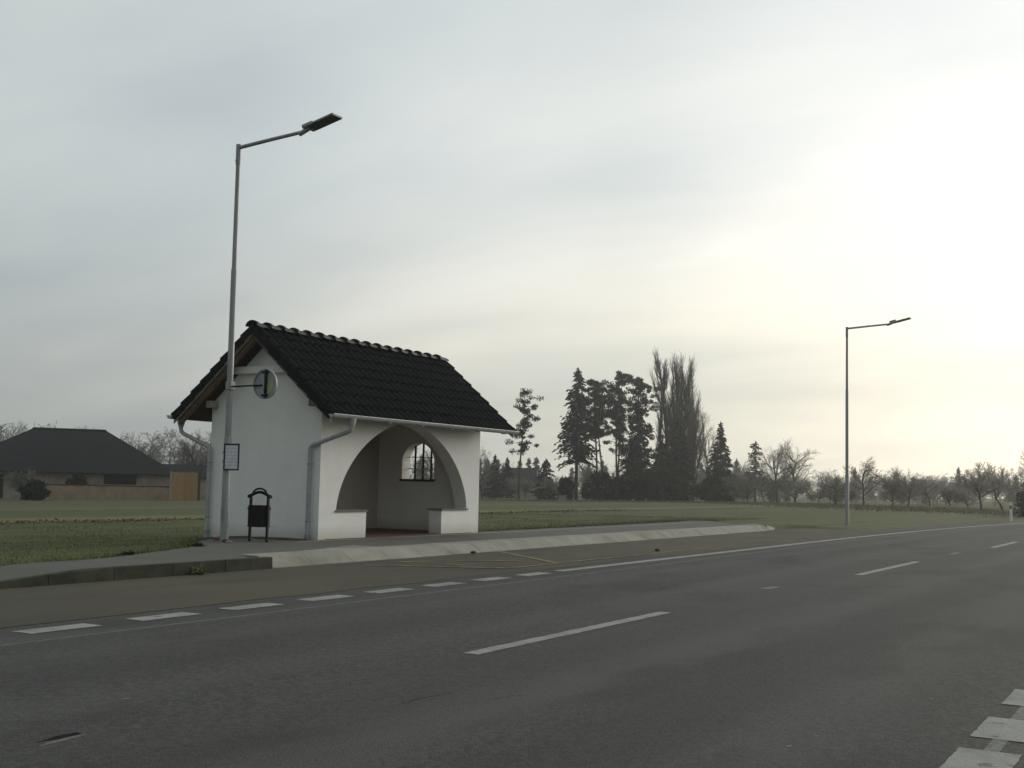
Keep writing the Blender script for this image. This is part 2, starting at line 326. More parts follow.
stripe('old_line', -2.35, -1.85, -9.62, -9.48, 'faded_paint', road, bend=False)
stripe('old_line', 9.7, 10.6, -9.97, -9.83, 'faded_paint', road, bend=False)
def blob(name, c, rx, ry, m, parent, z, seed, rz=0, h=.004):
    r = random.Random(seed); n = 14; P = []
    for i in range(n):
        a = 2*math.pi*i/n; k = r.uniform(.65, 1.15); x, y = rx*k*math.cos(a), ry*k*math.sin(a)
        P.append((c[0]+x*math.cos(rz)-y*math.sin(rz), c[1]+x*math.sin(rz)+y*math.cos(rz)))
    return MB().prism(P, 'z', z, z+h).build(name, m, parent)
blob('pothole', (-13.93, -9.55), .15, .035, 'tar', road, -.1695, 3, .05, .0015)
blob('chipped_edge', (-13.98, -9.62), .17, .022, 'chip', road, -.1695, 5, .1, .003)
blob('chipped_edge', (-13.0, -9.0), .035, .02, 'chip', road, -.1695, 6, 0, .0015)
for i, (x, y) in enumerate([(-11.9, -12.75), (-11.55, -12.8), (-9.9, -13.1)]):
    blob('paint_fleck', (x, y), .03, .016, 'chip', road, -.1695, 20+i, 0, .0015)
def crack(pts, w, seed):
    r = random.Random(seed); P = []
    for (a, b) in zip(pts, pts[1:]):
        for i in range(12): t = i/12; P.append((a[0]+(b[0]-a[0])*t + r.uniform(-.015, .015), a[1]+(b[1]-a[1])*t + r.uniform(-.015, .015)))
    return sheet('sealed_crack', [[(x, y-w*r.uniform(.3, 1), -.1688) for x, y in P], [(x, y+w*r.uniform(.3, 1), -.1688) for x, y in P]], 'tar_seal', road)
crack([(-12.15, -10.42), (-11.9, -10.40), (-11.6, -10.48)], .010, 1); crack([(-11.66, -10.79), (-11.4, -10.86)], .008, 2); crack([(-3.6, -8.48), (-2.6, -8.36), (-1.6, -8.2)], .018, 3)
# worn yellow zigzag in the bay
def seg_stripe(name, a, b, w, m, parent, z):
    a, b = Vector((*a, z)), Vector((*b, z)); n = Vector((-(b-a).y, (b-a).x, 0)).normalized()*w/2; k = max(1, int((b-a).length/.5))
    return sheet(name, [[a.lerp(b, i/k)-n for i in range(k+1)], [a.lerp(b, i/k)+n for i in range(k+1)]], m, parent)
zz = [((2.05, -2.85), (-.05, -5.2)), ((-.95, -3.75), (-.05, -4.5)), ((-1.95, -3.2), (-1.3, -3.5)), ((-1.7, -4.0), (-1.75, -4.4)), ((-2.9, -3.3), (-1.75, -5.15)), ((-1.7, -5.2), (7.5, -5.15))]
for i, (a, b) in enumerate(zz): seg_stripe('yellow_line', a, b, .13 if i != 5 else .08, 'yellow_paint', bay, -.156 if i != 5 else -.158)

# pavement (platform) with the ramp at its left end
PB = [(-60, -1.45), (-8.2, -1.45), (-6.9, -1.42), (-5.8, -1.12), (-4.6, -.62), (-3.6, -.2), (-2.8, .4), (-2.2, 1.0), (-1.6, 1.35), (-.6, 1.5), (.2, 1.5), (5.7, .2), (8, .22), (10.2, .32), (14, .38), (17, .42), (20, .6), (21.6, .8), (22, .5)]
def interp(T, x):
    if x <= T[0][0]: return T[0][1]
    for (a, b), (c, d) in zip(T, T[1:]):
        if x <= c: return b + (d-b)*(x-a)/(c-a)
    return T[-1][1]
def pz(x): return -.125*ss(-7.6, -9.8, x)
px = axis((-60, -12, 8), (-12, 21.6, .4))
rows = [[], [], [], []]
for x in px:
    b = interp(PB, x) + rg.uniform(-.04, .04); fr = -2.62 if x < -4.42 else -2.06
    if x > 18.5: fr = -2.0 + (x-18.5)*.6
    rows[0].append((x, fr, pz(x))); rows[1].append((x, fr+(b-fr)*.5, pz(x)+.004)); rows[2].append((x, b, pz(x))); rows[3].append((x, b+.05, pz(x)-.12))
tag(sheet('pavement', rows, 'pavement'), 'grey asphalt pavement of the bus stop platform', 'pavement', kind='structure')
kerb = tag(empty('kerb'), 'concrete kerb stones along the edge of the bus platform', 'kerb', kind='structure')
x = -24.45
while x < -4.5:                                      # dark upright kerb
    x1 = x+.996
    za, zb = pz(x), pz(x1)
    MB().add([(x, -2.76, -.3), (x1, -2.76, -.3), (x1, -2.62, -.3), (x, -2.62, -.3), (x, -2.74, za+.006), (x1, -2.74, zb+.006), (x1, -2.62, zb+.006), (x, -2.62, za+.006)],
             [(0, 3, 2, 1), (4, 5, 6, 7), (0, 1, 5, 4), (1, 2, 6, 5), (2, 3, 7, 6), (3, 0, 4, 7)]).build('kerb_stone', 'kerb_dark', kerb, bevel=.01)
    x += 1.0
PROF = [(-2.74, -.3), (-2.74, -.150), (-2.66, -.115), (-2.50, -.02), (-2.44, .004), (-2.08, .010), (-2.08, -.3)]
x = -4.44; kproto = None
while x < 19.4:                                      # pale stop kerb with sloping face
    if kproto is None: kproto = MB().prism(PROF, 'x', 0, .994).build('kerb_stone', 'kerb_light', kerb, bevel=.006); o = kproto
    else: o = kproto.copy(); COL.objects.link(o)
    o.location = (x, rg.uniform(-.006, .006), rg.uniform(-.004, .004)); x += 1.0
x = -2.94; sproto = None
while x < 18.9:                                      # pale slabs behind the kerb
    if sproto is None: sproto = box('kerb_slab', (0, -2.072, -.1), (.49, -1.55, .007), 'kerb_light', kerb, bevel=.004); o = sproto
    else: o = sproto.copy(); COL.objects.link(o)
    o.location = (x, 0, rg.uniform(-.003, .003)); x += .5
    k = min(1, max(.05, (x-.5+3.2)/1.9))
    if k < 1: o.scale = (1, k, 1); o.location.y = -2.072*(1-k)
MB().add([(19.56, -2.74, -.3), (20.9, -2.5, -.3), (20.9, -2.1, -.3), (19.56, -2.08, -.3), (19.56, -2.55, .0), (20.9, -2.40, -.10), (20.9, -2.1, -.09), (19.56, -2.08, .005)],
         [(0, 3, 2, 1), (4, 5, 6, 7), (0, 1, 5, 4), (1, 2, 6, 5), (2, 3, 7, 6), (3, 0, 4, 7)]).build('kerb_stone', 'kerb_light', kerb, bevel=.01)
# bare soil at the foot of the gable
soil = blob('soil_patch', (-.75, 1.62), .7, .36, 'earth', None, -.10, 12, -.1, .11)
tag(soil, kind='structure')
soil2 = blob('soil_patch', (-.28, .75), .26, .75, 'earth', None, -.10, 15, 0, .118); tag(soil2, kind='structure')

# ---------------------------------------------------------------- bus shelter
L, WD, T = 5.9, 2.85, .33
sh = tag(empty('bus_shelter', (0, 0, 0)), 'white plastered bus shelter with arched opening and black tiled gable roof', 'bus shelter')
TAN = .86; SL = math.atan(TAN); EY, EZ, RY = -.61, 2.40, WD/2
def roofz(y, off=0.0):                                # tile plane, lowered by off along its normal
    return EZ + TAN*((y-EY) if y <= RY else (WD-y-EY)) - off/math.cos(SL)
hw = roofz(0, .20)
# front wall with the broad arch and two parapets
AC, AA, AB, AZ = 2.95, 2.42, 1.86, .53
arch = []
for i in range(49):
    t = math.pi*(1-i/48); c, s_ = math.cos(t), math.sin(t); e = 2/1.78
    arch.append((AC + AA*math.copysign(abs(c)**e, c), AZ + AB*abs(s_)**e))
poly = [(0, -.3), (1.52, -.3), (1.52, AZ)] + arch + [(4.32, AZ), (4.32, -.3), (L, -.3), (L, hw), (0, hw)]
MB().prism(poly, 'y', 0, T).build('front_wall', 'plaster', sh)
gy0, gy1 = T, WD
def gable_poly(y0, y1): return [(y0, -.5), (y1, -.5), (y1, roofz(y1, .2)), (RY, roofz(RY, .2)), (y0, roofz(y0, .2))]
MB().prism([(T+.001, -.5), (WD, -.5), (WD, roofz(WD, .2)), (RY, roofz(RY, .2)), (T+.001, roofz(T, .2))], 'x', .001, .22).build('gable_wall', 'plaster', sh)
MB().prism([(0.001, hw+.002), (T, hw+.002), (T, roofz(T, .2))], 'x', .001, .22).build('gable_infill', 'plaster', sh)
MB().prism([(0.001, hw+.002), (T, hw+.002), (T, roofz(T, .2))], 'x', L-.3, L-.001).build('gable_infill', 'plaster', sh)
# far gable with the arched window cut through it
WY0, WY1, WZ0, WZS = 1.06, 1.98, 1.20, 1.62
win = [(WY1, WZ0), (WY1, WZS)] + [((WY0+WY1)/2 + .46*math.cos(math.pi*i/14), WZS + .46*math.sin(math.pi*i/14)) for i in range(1, 14)] + [(WY0, WZS), (WY0, WZ0)]
outer = [(T+.001, -.5), (WD, -.5), (WD, roofz(WD, .2)), (RY, roofz(RY, .2)), (T+.001, roofz(T, .2))]
bm = bmesh.new(); vo = [bm.verts.new((L-.32, y, z)) for y, z in outer]; vi = [bm.verts.new((L-.32, y, z)) for y, z in win]
es = [bm.edges.new((q[i], q[(i+1) % len(q)])) for q in (vo, vi) for i in range(len(q))]
bmesh.ops.triangle_fill(bm, use_beauty=True, use_dissolve=False, edges=es)
r_ = bmesh.ops.extrude_face_region(bm, geom=list(bm.faces)); bmesh.ops.translate(bm, verts=[v for v in r_['geom'] if isinstance(v, bmesh.types.BMVert)], vec=(.319, 0, 0))
bmesh.ops.recalc_face_normals(bm, faces=bm.faces)
me = bpy.data.meshes.new('gable_wall'); bm.to_mesh(me); bm.free(); link('gable_wall', me, 'plaster', sh)
box('rear_wall', (.221, WD-.17, -.5), (L-.321, WD-.001, roofz(WD, .22)), 'plaster', sh)
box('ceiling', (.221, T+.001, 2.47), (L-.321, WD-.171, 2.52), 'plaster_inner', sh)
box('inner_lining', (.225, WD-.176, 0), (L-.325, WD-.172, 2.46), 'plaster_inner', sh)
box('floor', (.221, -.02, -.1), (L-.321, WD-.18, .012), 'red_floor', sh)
for a, b in ((.50, 1.55), (4.28, 5.40)):
    box('sill_cap', (a, -.035, AZ), (b, T+.03, AZ+.035), 'grey_sill', sh, bevel=.006)
wd = box('window_sill', (L-.36, WY0-.04, WZ0-.04), (L-.02, WY1+.04, WZ0+.012), 'dark_sill', sh)
for k in range(3):
    y = WY0 + .92*(k+1)/4; top = WZS + math.sqrt(max(0, .46**2-(y-1.52)**2))
    MB().tube([(L-.10, y, WZ0), (L-.10, y, top)], .026, 8).build('window_bar', 'black_metal', sh)
for z in (1.46, 1.74): MB().tube([(L-.085, WY0, z), (L-.085, WY1, z)], .010, 6).build('window_crossbar', 'zinc', sh)
# roof carcass
X0, X1 = -.50, L+.57
def slope_slab(name, side, x0, x1, o0, o1, m, ey=EY, yr=RY):
    f = (lambda y: y) if side < 0 else (lambda y: WD-y)
    P = [(f(ey), roofz(ey, o0)), (f(yr), roofz(yr, o0)), (f(yr), roofz(yr, o1)), (f(ey), roofz(ey, o1))]
    return MB().prism(P, 'x', x0, x1).build(name, m, sh)
roof = slope_slab('roof', -1, X0+.06, X1-.06, .055, .085, 'wood_dark', EY+.04)
slope_slab('roof_boarding', 1, X0+.06, X1-.06, .055, .085, 'wood_dark', EY+.04)
for side in (-1, 1):
    for x in (X0+.10, 1.2, 2.4, 3.6, 4.8, X1-.22):
        slope_slab('rafter', side, x, x+.11, .0855, .20, 'wood_brown', EY+.08 if x in (X0+.10, X1-.22) and side > 0 else -.02, RY-.004)
    slope_slab('verge_board', side, X0+.025, X0+.055, .06, .145, 'wood_pale', EY+.02, RY-.003)
    slope_slab('verge_board', side, X1-.055, X1-.025, .06, .145, 'wood_pale', EY+.02, RY-.003)
for y0, y1, m in ((.03, .17, 'grey_sill'), (WD-.17, WD-.03, 'wood_pale')):
    box('wall_plate_end', (-.22, y0, 2.56), (-.001, y1, 2.70), m, sh, bevel=.006)
box('collar_beam', (-.13, .60, 3.24), (-.001, 2.25, 3.38), 'plaster', sh, bevel=.006)
# tiles
CW, NC, NR = (X1-X0)/30, 30, 8
SLEN = (RY-EY)/math.cos(SL); EXPO = SLEN/NR
def tile_arrays(flap=0):
    n = 10; V = []; F = []
    for v_, lift in ((-.02, .040), (EXPO+.05, .0)):
        for i in range(n+1):
            u = i/n*CW*1.02; h = .034*math.cos(2*math.pi*(u/CW+.12)) ; V.append((u, v_, h+lift+.014))
    for v_, lift in ((-.02, .040), (EXPO+.05, .0)):
        for i in range(n+1):
            u = i/n*CW*1.02; h = .034*math.cos(2*math.pi*(u/CW+.12)); V.append((u, v_, h+lift-.006))
    m = n+1
    for i in range(n):
        F += [(i, i+1, m+i+1, m+i), (2*m+i+1, 2*m+i, 3*m+i, 3*m+i+1), (i+1, i, 2*m+i, 2*m+i+1)]
    F += [(0, m, 3*m, 2*m), (m-1, 3*m-1, 4*m-1, 2*m-1)]
    if flap:
        u = -.004 if flap < 0 else CW*1.02+.004; w = -.016*flap*-1
        o = len(V)
        for uu in (u, u + (.014 if flap < 0 else -.014)):
            V += [(uu, -.02, .055), (uu, EXPO-.004, .03), (uu, EXPO-.004, -.105), (uu, -.02, -.085)]
        F += [(o, o+1, o+2, o+3), (o+7, o+6, o+5, o+4), (o, o+3, o+7, o+4), (o+3, o+2, o+6, o+7), (o, o+4, o+5, o+1), (o+1, o+5, o+6, o+2)]
    return V, F
def tile_mesh(flap):
    V, F = tile_arrays(flap); me = bpy.data.meshes.new('roof_tile'); me.from_pydata(V, [], F); me.update(); me.materials.append(MATS['tile_black']); return me
TM = {k: tile_mesh(k) for k in (-1, 0, 1)}
def tile_matrix(side, c, r):
    sy = math.cos(SL); sz = math.sin(SL)
    if side < 0:
        e1, e2 = Vector((1, 0, 0)), Vector((0, sy, sz)); base = Vector((X0 + c*CW, EY, EZ))
    else:
        e1, e2 = Vector((-1, 0, 0)), Vector((0, -sy, sz)); base = Vector((X1 - c*CW, WD-EY, EZ))
    e3 = e1.cross(e2); p = base + e2*(r*EXPO) - e3*.03
    return Matrix(((e1.x, e2.x, e3.x, p.x), (e1.y, e2.y, e3.y, p.y), (e1.z, e2.z, e3.z, p.z), (0, 0, 0, 1)))
rt_ = random.Random(3)
rear_V, rear_F = [], []
for side in (-1, 1):
    for r in range(NR):
        for c in range(NC):
            flap = -1 if c == 0 else (1 if c == NC-1 else 0)
            M = tile_matrix(side, c, r) @ Matrix.Translation((rt_.uniform(-.002, .002), rt_.uniform(-.006, .006), rt_.uniform(-.002, .003))) @ Matrix.Rotation(rt_.uniform(-.008, .008), 4, 'Z')
            if side < 0 or c == NC-1:
                o = bpy.data.objects.new('roof_tile', TM[flap]); COL.objects.link(o); o.parent = roof; o.matrix_local = M
            else:
                V, F = tile_arrays(flap); k = len(rear_V); rear_V += [tuple(M @ Vector(v)) for v in V]; rear_F += [tuple(i+k for i in f) for f in F]
tag(MB().add(rear_V, rear_F).build('rear_roof_tiles', 'tile_black', roof, fix=False), kind='stuff')
# ridge tiles: flaring half barrels overlapping each other
def ridge_mesh(ln):
    n = 8; V = []; F = []
    st = [(-.012, .165), (.07, .158), (.08, .128), (ln+.04, .108)]
    for sgn in (0, .018):
        for xx, rr in st:
            for i in range(n+1):
                a = math.pi*(.02 + .96*i/n); V.append((xx, (rr-sgn)*math.cos(a), (rr-sgn)*.80*math.sin(a)))
    m = n+1; k = len(st)
    for j in range(k-1):
        for i in range(n):
            F += [(j*m+i, j*m+i+1, (j+1)*m+i+1, (j+1)*m+i), ((k+j)*m+i+1, (k+j)*m+i, (k+j+1)*m+i, (k+j+1)*m+i+1)]
    for i in range(n): F += [(i+1, i, k*m+i, k*m+i+1)]
    me = bpy.data.meshes.new('ridge_tile'); me.from_pydata(V, [], F); me.update(); me.materials.append(MATS['ridge_black']); return me
NRG = 17; RL = (X1-X0)/NRG; rm = ridge_mesh(RL)
for i in range(NRG):
    o = bpy.data.objects.new('ridge_tile', rm); COL.objects.link(o); o.parent = roof
    o.location = (X0 + i*RL, RY + rt_.uniform(-.006, .006), roofz(RY)-.025 + rt_.uniform(-.004, .004)); o.rotation_euler = (0, R(1.2), 0)
# gutters and downpipes
def gutter(y, z):
    a = arc((y, z), .068, math.pi, 2*math.pi, 10); b = arc((y, z), .060, 2*math.pi, math.pi, 10)
    MB().prism(a + b, 'x', X0-.04, X1+.03).build('gutter', 'zinc', sh, smooth=True)
    for e, x in (('c', X0-.042), ('c', X1+.03)): MB().prism(arc((y, z), .066, math.pi, 2*math.pi, 10), 'x', x, x+.004).build('gutter_end', 'zinc', sh)
    MB().tube([(X0-.04, y + (-.068 if y < 0 else .068), z), (X1+.03, y + (-.068 if y < 0 else .068), z)], .011, 8).build('gutter_bead', 'zinc', sh, smooth=True)
gutter(-.655, 2.385); gutter(WD+.655, 2.385)
for i in range(6): box('gutter_bracket', (.1+i*1.15, -.726, 2.30), (.13+i*1.15, -.60, 2.318), 'zinc', sh)
def smooth_path(P, r, n=5):
    P = [Vector(p) for p in P]; o = [P[0]]
    for a, b, c in zip(P, P[1:], P[2:]):
        r1 = min(r, (b-a).length*.45, (c-b).length*.45); p, q = b+(a-b).normalized()*r1, b+(c-b).normalized()*r1
        for i in range(n+1): t = i/n; o.append(p*(1-t)**2 + b*2*t*(1-t) + q*t*t)
    return o + [P[-1]]
def downpipe(P, hop):
    d = MB().tube(smooth_path(P, .09), .042, 12).build('downpipe', 'zinc', sh, smooth=True)
    MB().tube([(hop[0], hop[1], hop[2]), (hop[0], hop[1], hop[2]-.10), (hop[0], hop[1], hop[2]-.17)], [.085, .07, .045], 12).build('hopper', 'zinc', d, smooth=True)
    x, y = P[-1][:2]
    for z in (.35, 1.45):
        MB().tube([(x, y, z-.014), (x, y, z+.014)], .051, 12).build('pipe_clamp', 'galvanised', d, smooth=True)
    MB().tube([(x, y, .02), (x, y, .10)], .055, 12).build('pipe_shoe', 'galvanised', d, smooth=True)
downpipe([(.09, -.655, 2.33), (.09, -.655, 2.10), (-.075, .20, 1.80), (-.075, .20, .0)], (.09, -.655, 2.33))
downpipe([(-.20, WD+.655, 2.33), (-.20, WD+.655, 2.06), (-.075, WD-.05, 1.76), (-.075, WD-.05, -.15)], (-.20, WD+.655, 2.33))

# ---------------------------------------------------------------- street lamps
def lamp(loc, label, lean=(0, 0)):
    t = tag(empty('street_lamp', loc), label, 'street lamp', 'street lamps beside the road')
    MB().tube([(0, 0, -.5), (0, 0, 1.86), (0, 0, 1.90)], [.076, .072, .06], 16).build('pole_base', 'galvanised', t, smooth=True)
    p = MB().tube([(0, 0, 1.88), (0, 0, 4.98), (0, 0, 5.02)], [.058, .055, .047], 16).build('pole', 'galvanised', t, smooth=True)
    MB().tube([(0, 0, 5.0), (0, 0, 7.1)], [.046, .040], 14).build('pole_top', 'galvanised', t, smooth=True)
    a = MB().tube([(0, 0, 6.98), (0, 0, 7.36)], .048, 14).build('arm_sleeve', 'galvanised', t, smooth=True)
    MB().tube([(0, 0, 7.30), (0, -.8, 7.355), (0, -1.56, 7.40)], [.036, .034, .032], 12).build('arm', 'galvanised', t, smooth=True)
    box('bolt', (-.07, -.012, 7.03), (-.04, .012, 7.055), 'galvanised', a); box('bolt', (.04, -.012, 7.10), (.07, .012, 7.125), 'galvanised', a)
    # flat luminaire tilted up a little
    h = MB().box((-.15, -.62, -.022), (.15, .06, .014)).build('lamp_head', 'galvanised', t, bevel=.012)
    h.location = (0, -1.70, 7.455); h.rotation_euler = (R(-13), R(0), 0)
    box('lens', (-.135, -.60, -.029), (.135, -.02, -.0225), 'glass_lens', h)
    MB().box((-.075, -.10, .0145), (.075, .14, .085)).build('driver_housing', 'galvanised', h, bevel=.02)
    MB().tube([(0, .05, -.005), (0, .26, -.03)], .045, 12).build('spigot', 'galvanised', h, smooth=True)
    box('hatch', (-.078, -.035, .35), (-.068, .035, .62), 'galvanised', t)
    return t
lamp((-1.766, .735, 0), 'tall grey street lamp at the left gable carrying a round sign and timetable').rotation_euler = (-.0065, 0, 0)
lamp((26.4, -3.42, -.12), 'far slender grey street lamp alone on the grass verge at right').scale = (1, 1, 1.0)

# bus stop sign on a bracket
sg = tag(empty('bus_stop_sign', (-1.77, -.10, 2.85)), 'round bus stop sign seen from behind on a bracket of the lamp pole', 'sign')
def disc(name, r, x0, x1, m, parent, n=36, r2=None):
    MBq = MB(); P = [(r*math.cos(2*math.pi*i/n), r*math.sin(2*math.pi*i/n)) for i in range(n)]
    return MBq.prism(P, 'x', x0, x1).build(name, m, parent)
def ring(name, r0, r1, x0, x1, m, parent, n=40):
    V = []; F = []
    for x, r in ((x0, r0), (x0, r1), (x1, r1), (x1, r0)):
        V += [(x, r*math.cos(2*math.pi*i/n), r*math.sin(2*math.pi*i/n)) for i in range(n)]
    for j in range(4):
        for i in range(n): F.append((j*n+i, j*n+(i+1) % n, ((j+1) % 4)*n+(i+1) % n, ((j+1) % 4)*n+i))
    return MB().add(V, F).build(name, m, parent)
plate = disc('sign_plate', .258, .0, .012, 'sign_grey', sg)
ring('rim', .250, .272, -.022, .020, 'galvanised', sg)
MB().prism([(0, 0)] + arc((0, 0), .20, R(200), R(265), 8), 'x', -.004, -.001).build('sign_patch', 'sign_yellow', plate)
sgm = MB().prism([(-.20, -.12), (-.10, -.18), (-.05, .06), (-.17, .09)], 'x', -.006, -.001).build('sign_patch', 'sign_yellow', plate)
box('mounting_rail', (-.045, -.045, -.25), (-.002, -.012, .26), 'black_metal', sg)
box('mounting_rail', (-.032, .005, -.25), (-.002, .055, .26), 'sign_grey', sg)
for z in (-.22, .20): box('rail_clamp', (-.055, -.07, z), (-.001, .05, z+.035), 'black_metal', sg, bevel=.004)
MB().tube([(-.03, .85, -.035), (-.03, .04, -.02)], .016, 8).build('bracket', 'black_metal', sg)
box('pole_clamp', (-.066, .77, -.09), (.066, .90, .06), 'galvanised', sg, bevel=.01)

# timetable
tb = tag(empty('timetable_board', (-1.86, .55, 1.53)), 'framed white timetable sheet fixed to the lamp pole by the shelter', 'notice')
box('backing', (0, -.175, -.24), (.012, .175, .24), 'black_metal', tb)
box('paper', (-.004, -.155, -.218), (-.001, .155, .218), 'paper', tb)
for a, b in (((-.014, -.178, .222), (.0, .178, .243)), ((-.014, -.178, -.243), (.0, .178, -.222)), ((-.014, -.178, -.2215), (.0, -.158, .2215)), ((-.014, .158, -.2215), (.0, .178, .2215))):
    box('frame_strip', a, b, 'black_metal', tb)
box('bracket', (.0125, .10, -.1), (.03, .235, -.06), 'galvanised', tb); box('bracket', (.0125, .10, .06), (.03, .235, .10), 'galvanised', tb)

# litter bin
bn = tag(empty('litter_bin', (-1.42, .235, 0)), 'black metal litter bin with arched hood between two posts', 'litter bin')
for y in (-.205, .205): box('post', (-.02, y-.021, -.05), (.02, y+.021, .83), 'black_metal', bn, bevel=.004)
def bin_shell(z0, z1, name):
    n = 14; o = []; i_ = []
    for k in range(n):
        a = 2*math.pi*k/n; c, s_ = math.cos(a), math.sin(a)
        x = .15*math.copysign(abs(c)**.55, c); y = .180*math.copysign(abs(s_)**.4, s_); o.append((x, y)); i_.append((x*.95, y*.97))
    V = [(*p, z0) for p in o] + [(*p, z1) for p in o] + [(*p, z1) for p in i_] + [(*p, z0) for p in i_]; F = []
    for j in range(4):
        for k in range(n): F.append((j*n+k, j*n+(k+1) % n, ((j+1) % 4)*n+(k+1) % n, ((j+1) % 4)*n+k))
    return MB().add(V, F).build(name, 'black_metal', bn)
bd = bin_shell(.275, .590, 'bin_body'); bin_shell(.622, .665, 'bin_rim')
MB().prism([(-.13, -.17), (.13, -.17), (.13, .17), (-.13, .17)], 'z', .277, .287).build('bin_floor', 'black_metal', bn)
for sx in (-1, 1):
    for k in range(7):
        y = -.135+.045*k; box('bin_web', (sx*.138-.006, y-.02, .589), (sx*.138+.006, y+.018, .623), 'black_metal', bn)
hood = []
for k in range(13):
    t = -1 + k/6; hood.append((0, t*.240, .83 + .075*(math.cos(t*math.pi/2)**1.2)))
MB().tube(hood, [.034] + [.028]*11 + [.034], 10).build('hood', 'black_metal', bn, smooth=True)
MB().tube([(0, -.17, .86)] + [(0, .165*math.cos(a), .865+.105*math.sin(a)) for a in np.linspace(math.pi, 0, 11)] + [(0, .17, .86)], .017, 10).build('hood_arch', 'black_metal', bn, smooth=True)
for y in (-.240, .240): MB().tube([(-.03, y, .825), (.03, y, .825)], .032, 12).build('hood_end', 'black_metal', bn)

# rubble by the pole foot
rr = random.Random(11)
def lump(name, c, s, m, seed):
    r = random.Random(seed); bm = bmesh.new(); bmesh.ops.create_icosphere(bm, subdivisions=1, radius=1)
    for v in bm.verts: v.co = Vector((v.co.x*s[0], v.co.y*s[1], v.co.z*s[2]))*r.uniform(.75, 1.15)
    me = bpy.data.meshes.new(name); bm.to_mesh(me); bm.free(); o = link(name, me, m); o.location = c; o.rotation_euler = (0, 0, r.uniform(0, 6)); return o
tag(lump('brick_rubble', (-1.62, 1.06, .03), (.09, .06, .045), 'brick_red', 1), 'reddish brick fragment left of the lamp pole foot', 'rubble')
tag(lump('brick_rubble', (-1.35, 1.10, .03), (.11, .07, .05), 'brick_red', 2), 'larger reddish brick lump behind the lamp pole foot', 'rubble')
tag(lump('brick_rubble', (-2.0, .50, .025), (.06, .07, .045), 'earth', 4), 'dark brown clod just right of the lamp pole foot', 'rubble')
tag(lump('stone', (-2.05, .36, .02), (.07, .05, .03), 'pale_box', 5), 'small pale stone on the pavement near the litter bin', 'stone')
tag(lump('stone', (1.05, -2.85, -.13), (.09, .05, .035), 'earth', 7), 'dark clod lying against the pale kerb below the right parapet', 'stone')
tag(lump('stone', (5.0, -4.9, -.14), (.07, .06, .04), 'earth', 8), 'dark clod lying alone in the bus bay', 'stone')

# delineator post on the verge
dl = tag(empty('delineator_post', (49.3, -6.15, -.22)), 'white roadside delineator post with a black band at the right edge', 'post')
dp = [(-.05, -.06), (.05, -.06), (.065, .0), (.05, .06), (-.05, .06)]
MB().prism(dp, 'z', -.1, .62).build('post', 'white_post', dl); MB().prism(dp, 'z', .62, .80).build('black_band', 'black_metal', dl)
MB().prism(dp, 'z', .80, .98).build('post_top', 'white_post', dl)
box('reflector', (-.058, -.025, .65), (-.0505, .025, .77), 'pale_box', dl)

# ---------------------------------------------------------------- vegetation
def seg_arrays(segs, sides=3):
    A = np.array([[*p, *q, a, b] for p, q, a, b in segs], np.float32)
    p, q, r0, r1 = A[:, :3], A[:, 3:6], A[:, 6:7], A[:, 7:8]
    d = q-p; d /= np.maximum(np.linalg.norm(d, axis=1, keepdims=True), 1e-6)
    ref = np.where(np.abs(d[:, 2:3]) > .9, np.array([[1, 0, 0]]), np.array([[0, 0, 1]])); a = np.cross(d, ref); a /= np.maximum(np.linalg.norm(a, axis=1, keepdims=True), 1e-6); b = np.cross(d, a)
    V = np.empty((len(A), 2, sides, 3), np.float32)
    for k in range(sides):
        w = 2*math.pi*k/sides; o = a*math.cos(w)+b*math.sin(w); V[:, 0, k] = p+o*r0; V[:, 1, k] = q+o*r1
    base = np.arange(len(A))[:, None]*2*sides
    F = np.concatenate([np.stack([base[:, 0]+k, base[:, 0]+(k+1) % sides, base[:, 0]+sides+(k+1) % sides, base[:, 0]+sides+k], 1) for k in range(sides)])
    return V.reshape(-1, 3), F
def card_arrays(C, A, B):
    C, A, B = (np.asarray(q, np.float32) for q in (C, A, B))
    V = np.stack([C-A-B*.5, C+A*.2-B, C+A, C-A*.1+B], 1).reshape(-1, 3); F = np.arange(len(V)).reshape(-1, 4); return V, F
def merge(parts):
    V, F, n = [], [], 0
    for v, f in parts: V.append(v); F.append(f+n); n += len(v)
    return np.concatenate(V), np.concatenate(F)
def grow(rnd, p, d, ln, r, lev, cfg, out):
    n = cfg['n'][lev]; first = (cfg['first'] + [2])[min(lev, len(cfg['first']))]
    for i in range(n):
        d = (d + Vector((rnd.gauss(0, 1), rnd.gauss(0, 1), rnd.gauss(0, 1)))*(cfg.get('twob', cfg['wob']) if lev == 0 else cfg['wob']) + Vector((0, 0, cfg['up'][lev]))).normalized()
        q = p + d*(ln/n); r1 = max(cfg['rmin'], r*(1 - .62/n*(1 if lev else .8))); out[lev].append((p, q, r, r1)); p, r = q, r1
        t = (i+1)/n
        if lev+1 < len(cfg['n']) and t >= first:
            for k in range(cfg['kids'][lev]):
                if rnd.random() < .12: continue
                an = R(rnd.uniform(*cfg['ang'][lev])); az = rnd.uniform(0, 2*math.pi); o = d.orthogonal().normalized(); o.rotate(Matrix.Rotation(az, 3, d))
                nd = d*math.cos(an) + o*math.sin(an)
                grow(rnd, p, nd, ln*rnd.uniform(*cfg['ratio'][lev])*(1.15-.45*t), max(cfg['rmin'], r*.58), lev+1, cfg, out)
BARE = dict(n=[6, 4, 3, 2], first=[.3, .25, .3], kids=[3, 3, 3], ang=[(35, 65), (25, 55), (25, 60)], ratio=[(.45, .7), (.42, .65), (.4, .65)], up=[.02, .10, .06, .03], wob=.12, rmin=.010)
